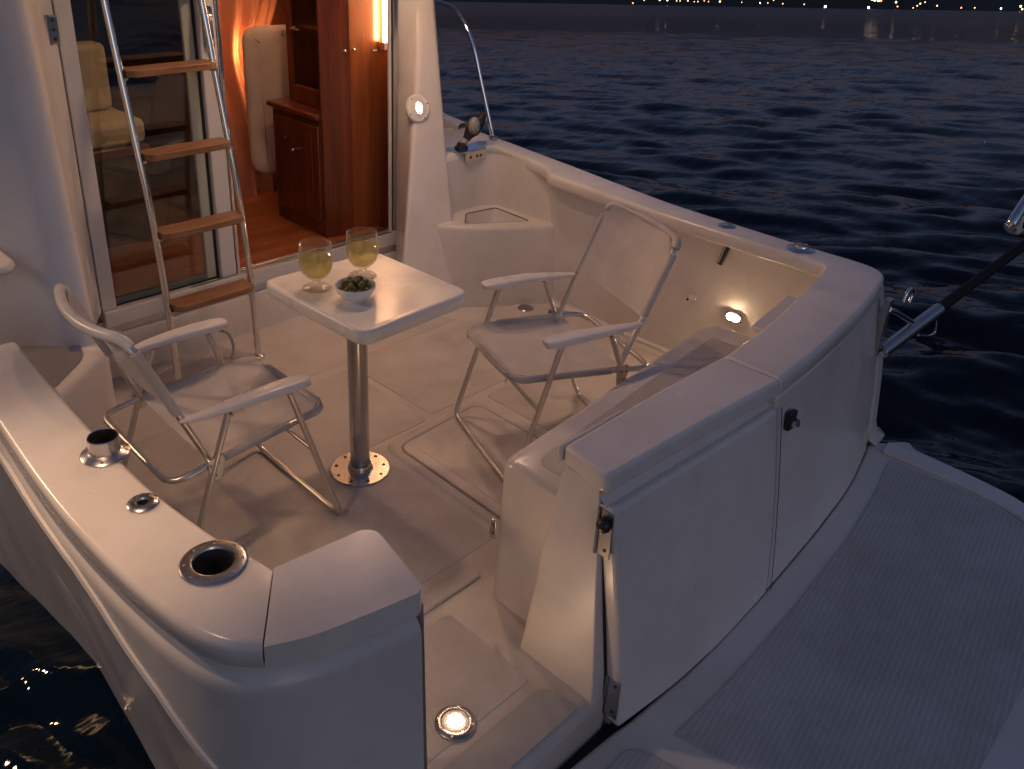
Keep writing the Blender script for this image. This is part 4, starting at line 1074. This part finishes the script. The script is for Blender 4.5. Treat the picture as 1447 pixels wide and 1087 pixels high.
    o = bpy.data.objects.new('water', me); COL.objects.link(o); o['kind'] = 'structure'
    return o
water_mesh()

CX, CY, DS = -1.635, -2.198, 1400.0
def bearing(b, d): return (CX+d*math.sin(R(b)), CY+d*math.cos(R(b)))
# far shore: a low dark hillside behind the lights
hl = []
prof = [(0, 0), (25, 5), (120, 22), (300, 60), (520, 105), (800, 140)]
for dr, h in prof:
    row = []
    for i in range(240):
        b = -30+i*.75
        k = 1+.35*math.sin(b*.21+1)+.22*math.sin(b*.57)+.12*math.sin(b*1.7+dr*.01)+.05*math.sin(b*5.1)
        fade = min(1, max(.0, (b-36)/16))
        x, y = bearing(b, DS+30+dr); row.append((x, y, WATER-1+(h*k)*(.35+.65*fade)+(.4 if dr else 0)))
    hl.append(row)
hills = MB().loft(hl, False).build('hills', mat('dark_hillside', (.022,.026,.020), .9, var=.6, vscale=.02), None, sharp=60); hills['kind'] = 'structure'

LM = dict(w=emit('shore_glow_warm', (1,.52,.22), 1.0), y=emit('shore_glow_yellow', (1,.70,.34), 1.5), r=emit('shore_glow_red', (1,.22,.10), 1.2), g=emit('shore_glow_green', (.35,1,.45), 1.4), b=emit('shore_glow_white', (1,.86,.70), 2.4))
shore = [(54.32,.5,'r',1.1),(54.99,4.8,'w',.8),(55.92,5.1,'y',1.1),(56.38,5.3,'b',1.0),(56.93,4.5,'w',.8),(57.14,4.6,'r',.9),(57.6,4.8,'w',.9),(57.98,3.9,'w',.7),(58.19,4.0,'w',.8),(58.56,5.2,'r',.8),(58.81,4.3,'w',.7),(59.47,4.5,'y',1.2),(60.74,4.0,'w',.7),(61.79,3.5,'y',1.0),(62.23,3.7,'w',.7),(62.53,7.7,'w',.9),(63.07,3.0,'w',.8),(64.26,2.6,'w',.8),(65.43,.2,'b',1.7),(67.75,-.2,'b',1.6),(67.86,10.6,'y',1.4),(68.02,9.7,'b',1.6),(68.21,8.8,'y',1.5),(68.35,8.9,'r',1.3),(69.13,7.3,'y',1.4),(69.24,1.8,'w',.9),(70.05,.3,'w',.7),(70.24,3.2,'w',.9),(70.37,6.0,'y',.9),(70.6,7.9,'w',.8),(71.23,3.6,'w',1.0),(72.43,1.4,'r',1.0),(73.08,1.7,'w',.8),(74.33,1.4,'g',1.3),(75.22,4.4,'y',1.4),(75.32,.9,'w',1.3)]
kinds = dict(w='small dim orange light along the far shore', y='bright yellow light along the far shore', r='small red light along the far shore', g='only green light on the far shore, toward the right', b='large white light along the far shore')
protos = {}
for b, z, k, s in shore:
    if k not in protos:
        o = MB().sphere((0,0,0), 1.0, 8, 6).build('shore_light', LM[k], None); protos[k] = o
    else:
        o = protos[k].copy(); COL.objects.link(o)
    x, y = bearing(b, DS); o.location = (x, y, max(z+1.6, .9)); o.scale = (s*.85, s*.85, s*.85)
    tag(o, kinds[k], 'light', 'lights along the far shore')

# lamp of the next berth, shining down on the port coaming
bl_ = bpy.data.lights.new('berth_lamp', 'SPOT'); bl_.energy = 6.2; bl_.color = (1, .62, .36); bl_.shadow_soft_size = .05
bl_.spot_size = R(56); bl_.spot_blend = 1.0
bo_ = bpy.data.objects.new('berth_lamp', bl_); COL.objects.link(bo_)
pa, pb = T4 @ Vector((-1.34,-.50,1.85)), T4 @ Vector((-1.10,-.47,.68))
bo_.location = pa; bo_.rotation_euler = (pb-pa).to_track_quat('-Z', 'Y').to_euler()

pl_ = bpy.data.lights.new('pier_lamp', 'POINT'); pl_.energy = 24; pl_.color = (1, .60, .32); pl_.shadow_soft_size = .12
po_ = bpy.data.objects.new('pier_lamp', pl_); COL.objects.link(po_); po_.location = (-2.55, 2.4, 2.2)

w = bpy.data.worlds.new('World'); scene.world = w; w.use_nodes = True
nt = w.node_tree; bg = nt.nodes['Background']
sky = nt.nodes.new('ShaderNodeTexSky'); sky.sky_type = 'NISHITA'; sky.sun_disc = False
SUN_EL, SUN_ROT = R(-1.5), R(205)
sky.sun_elevation = SUN_EL; sky.sun_rotation = SUN_ROT; sky.altitude = 0; sky.air_density = 1.0; sky.dust_density = 1.2; sky.ozone_density = 3.0
hs = nt.nodes.new('ShaderNodeHueSaturation'); hs.inputs['Saturation'].default_value = .76
nt.links.new(sky.outputs[0], hs.inputs['Color']); nt.links.new(hs.outputs[0], bg.inputs['Color']); bg.inputs['Strength'].default_value = .13
sl_ = bpy.data.lights.new('sun', 'SUN'); sl_.energy = .02; sl_.angle = R(20); sl_.color = (1,.72,.58)
so_ = bpy.data.objects.new('sun', sl_); COL.objects.link(so_)
dv = Vector((math.sin(SUN_ROT)*math.cos(SUN_EL), math.cos(SUN_ROT)*math.cos(SUN_EL), math.sin(SUN_EL)+.25))
so_.rotation_euler = (-dv).to_track_quat('-Z', 'Y').to_euler()

# ================================================================== CAMERA
cd = bpy.data.cameras.new('camera'); cam = bpy.data.objects.new('camera', cd); COL.objects.link(cam)
cd.sensor_width = 36; cd.lens = 30.5078; cd.shift_x = .04235; cd.shift_y = -.07799; cd.clip_start = .05; cd.clip_end = 9000
Rm = Matrix(((0.718328,0.271077,-0.640720),(-0.694947,0.322554,-0.642657),(0.032457,0.906905,0.420083)))
cam.matrix_world = T4 @ (Matrix.Translation((-1.53985,-2.06011,1.84000)) @ Rm.to_4x4())
scene.camera = cam
vs = scene.view_settings; vs.view_transform = 'Standard'; vs.look = 'None'; vs.gamma = 1; vs.use_curve_mapping = False
vs.exposure = 2.7
scene.cycles.max_bounces = 10; scene.cycles.transparent_max_bounces = 24; scene.cycles.transmission_bounces = 8; scene.cycles.sample_clamp_indirect = 4
scene.cycles.caustics_reflective = False; scene.cycles.caustics_refractive = False
scene.cycles.use_denoising = True
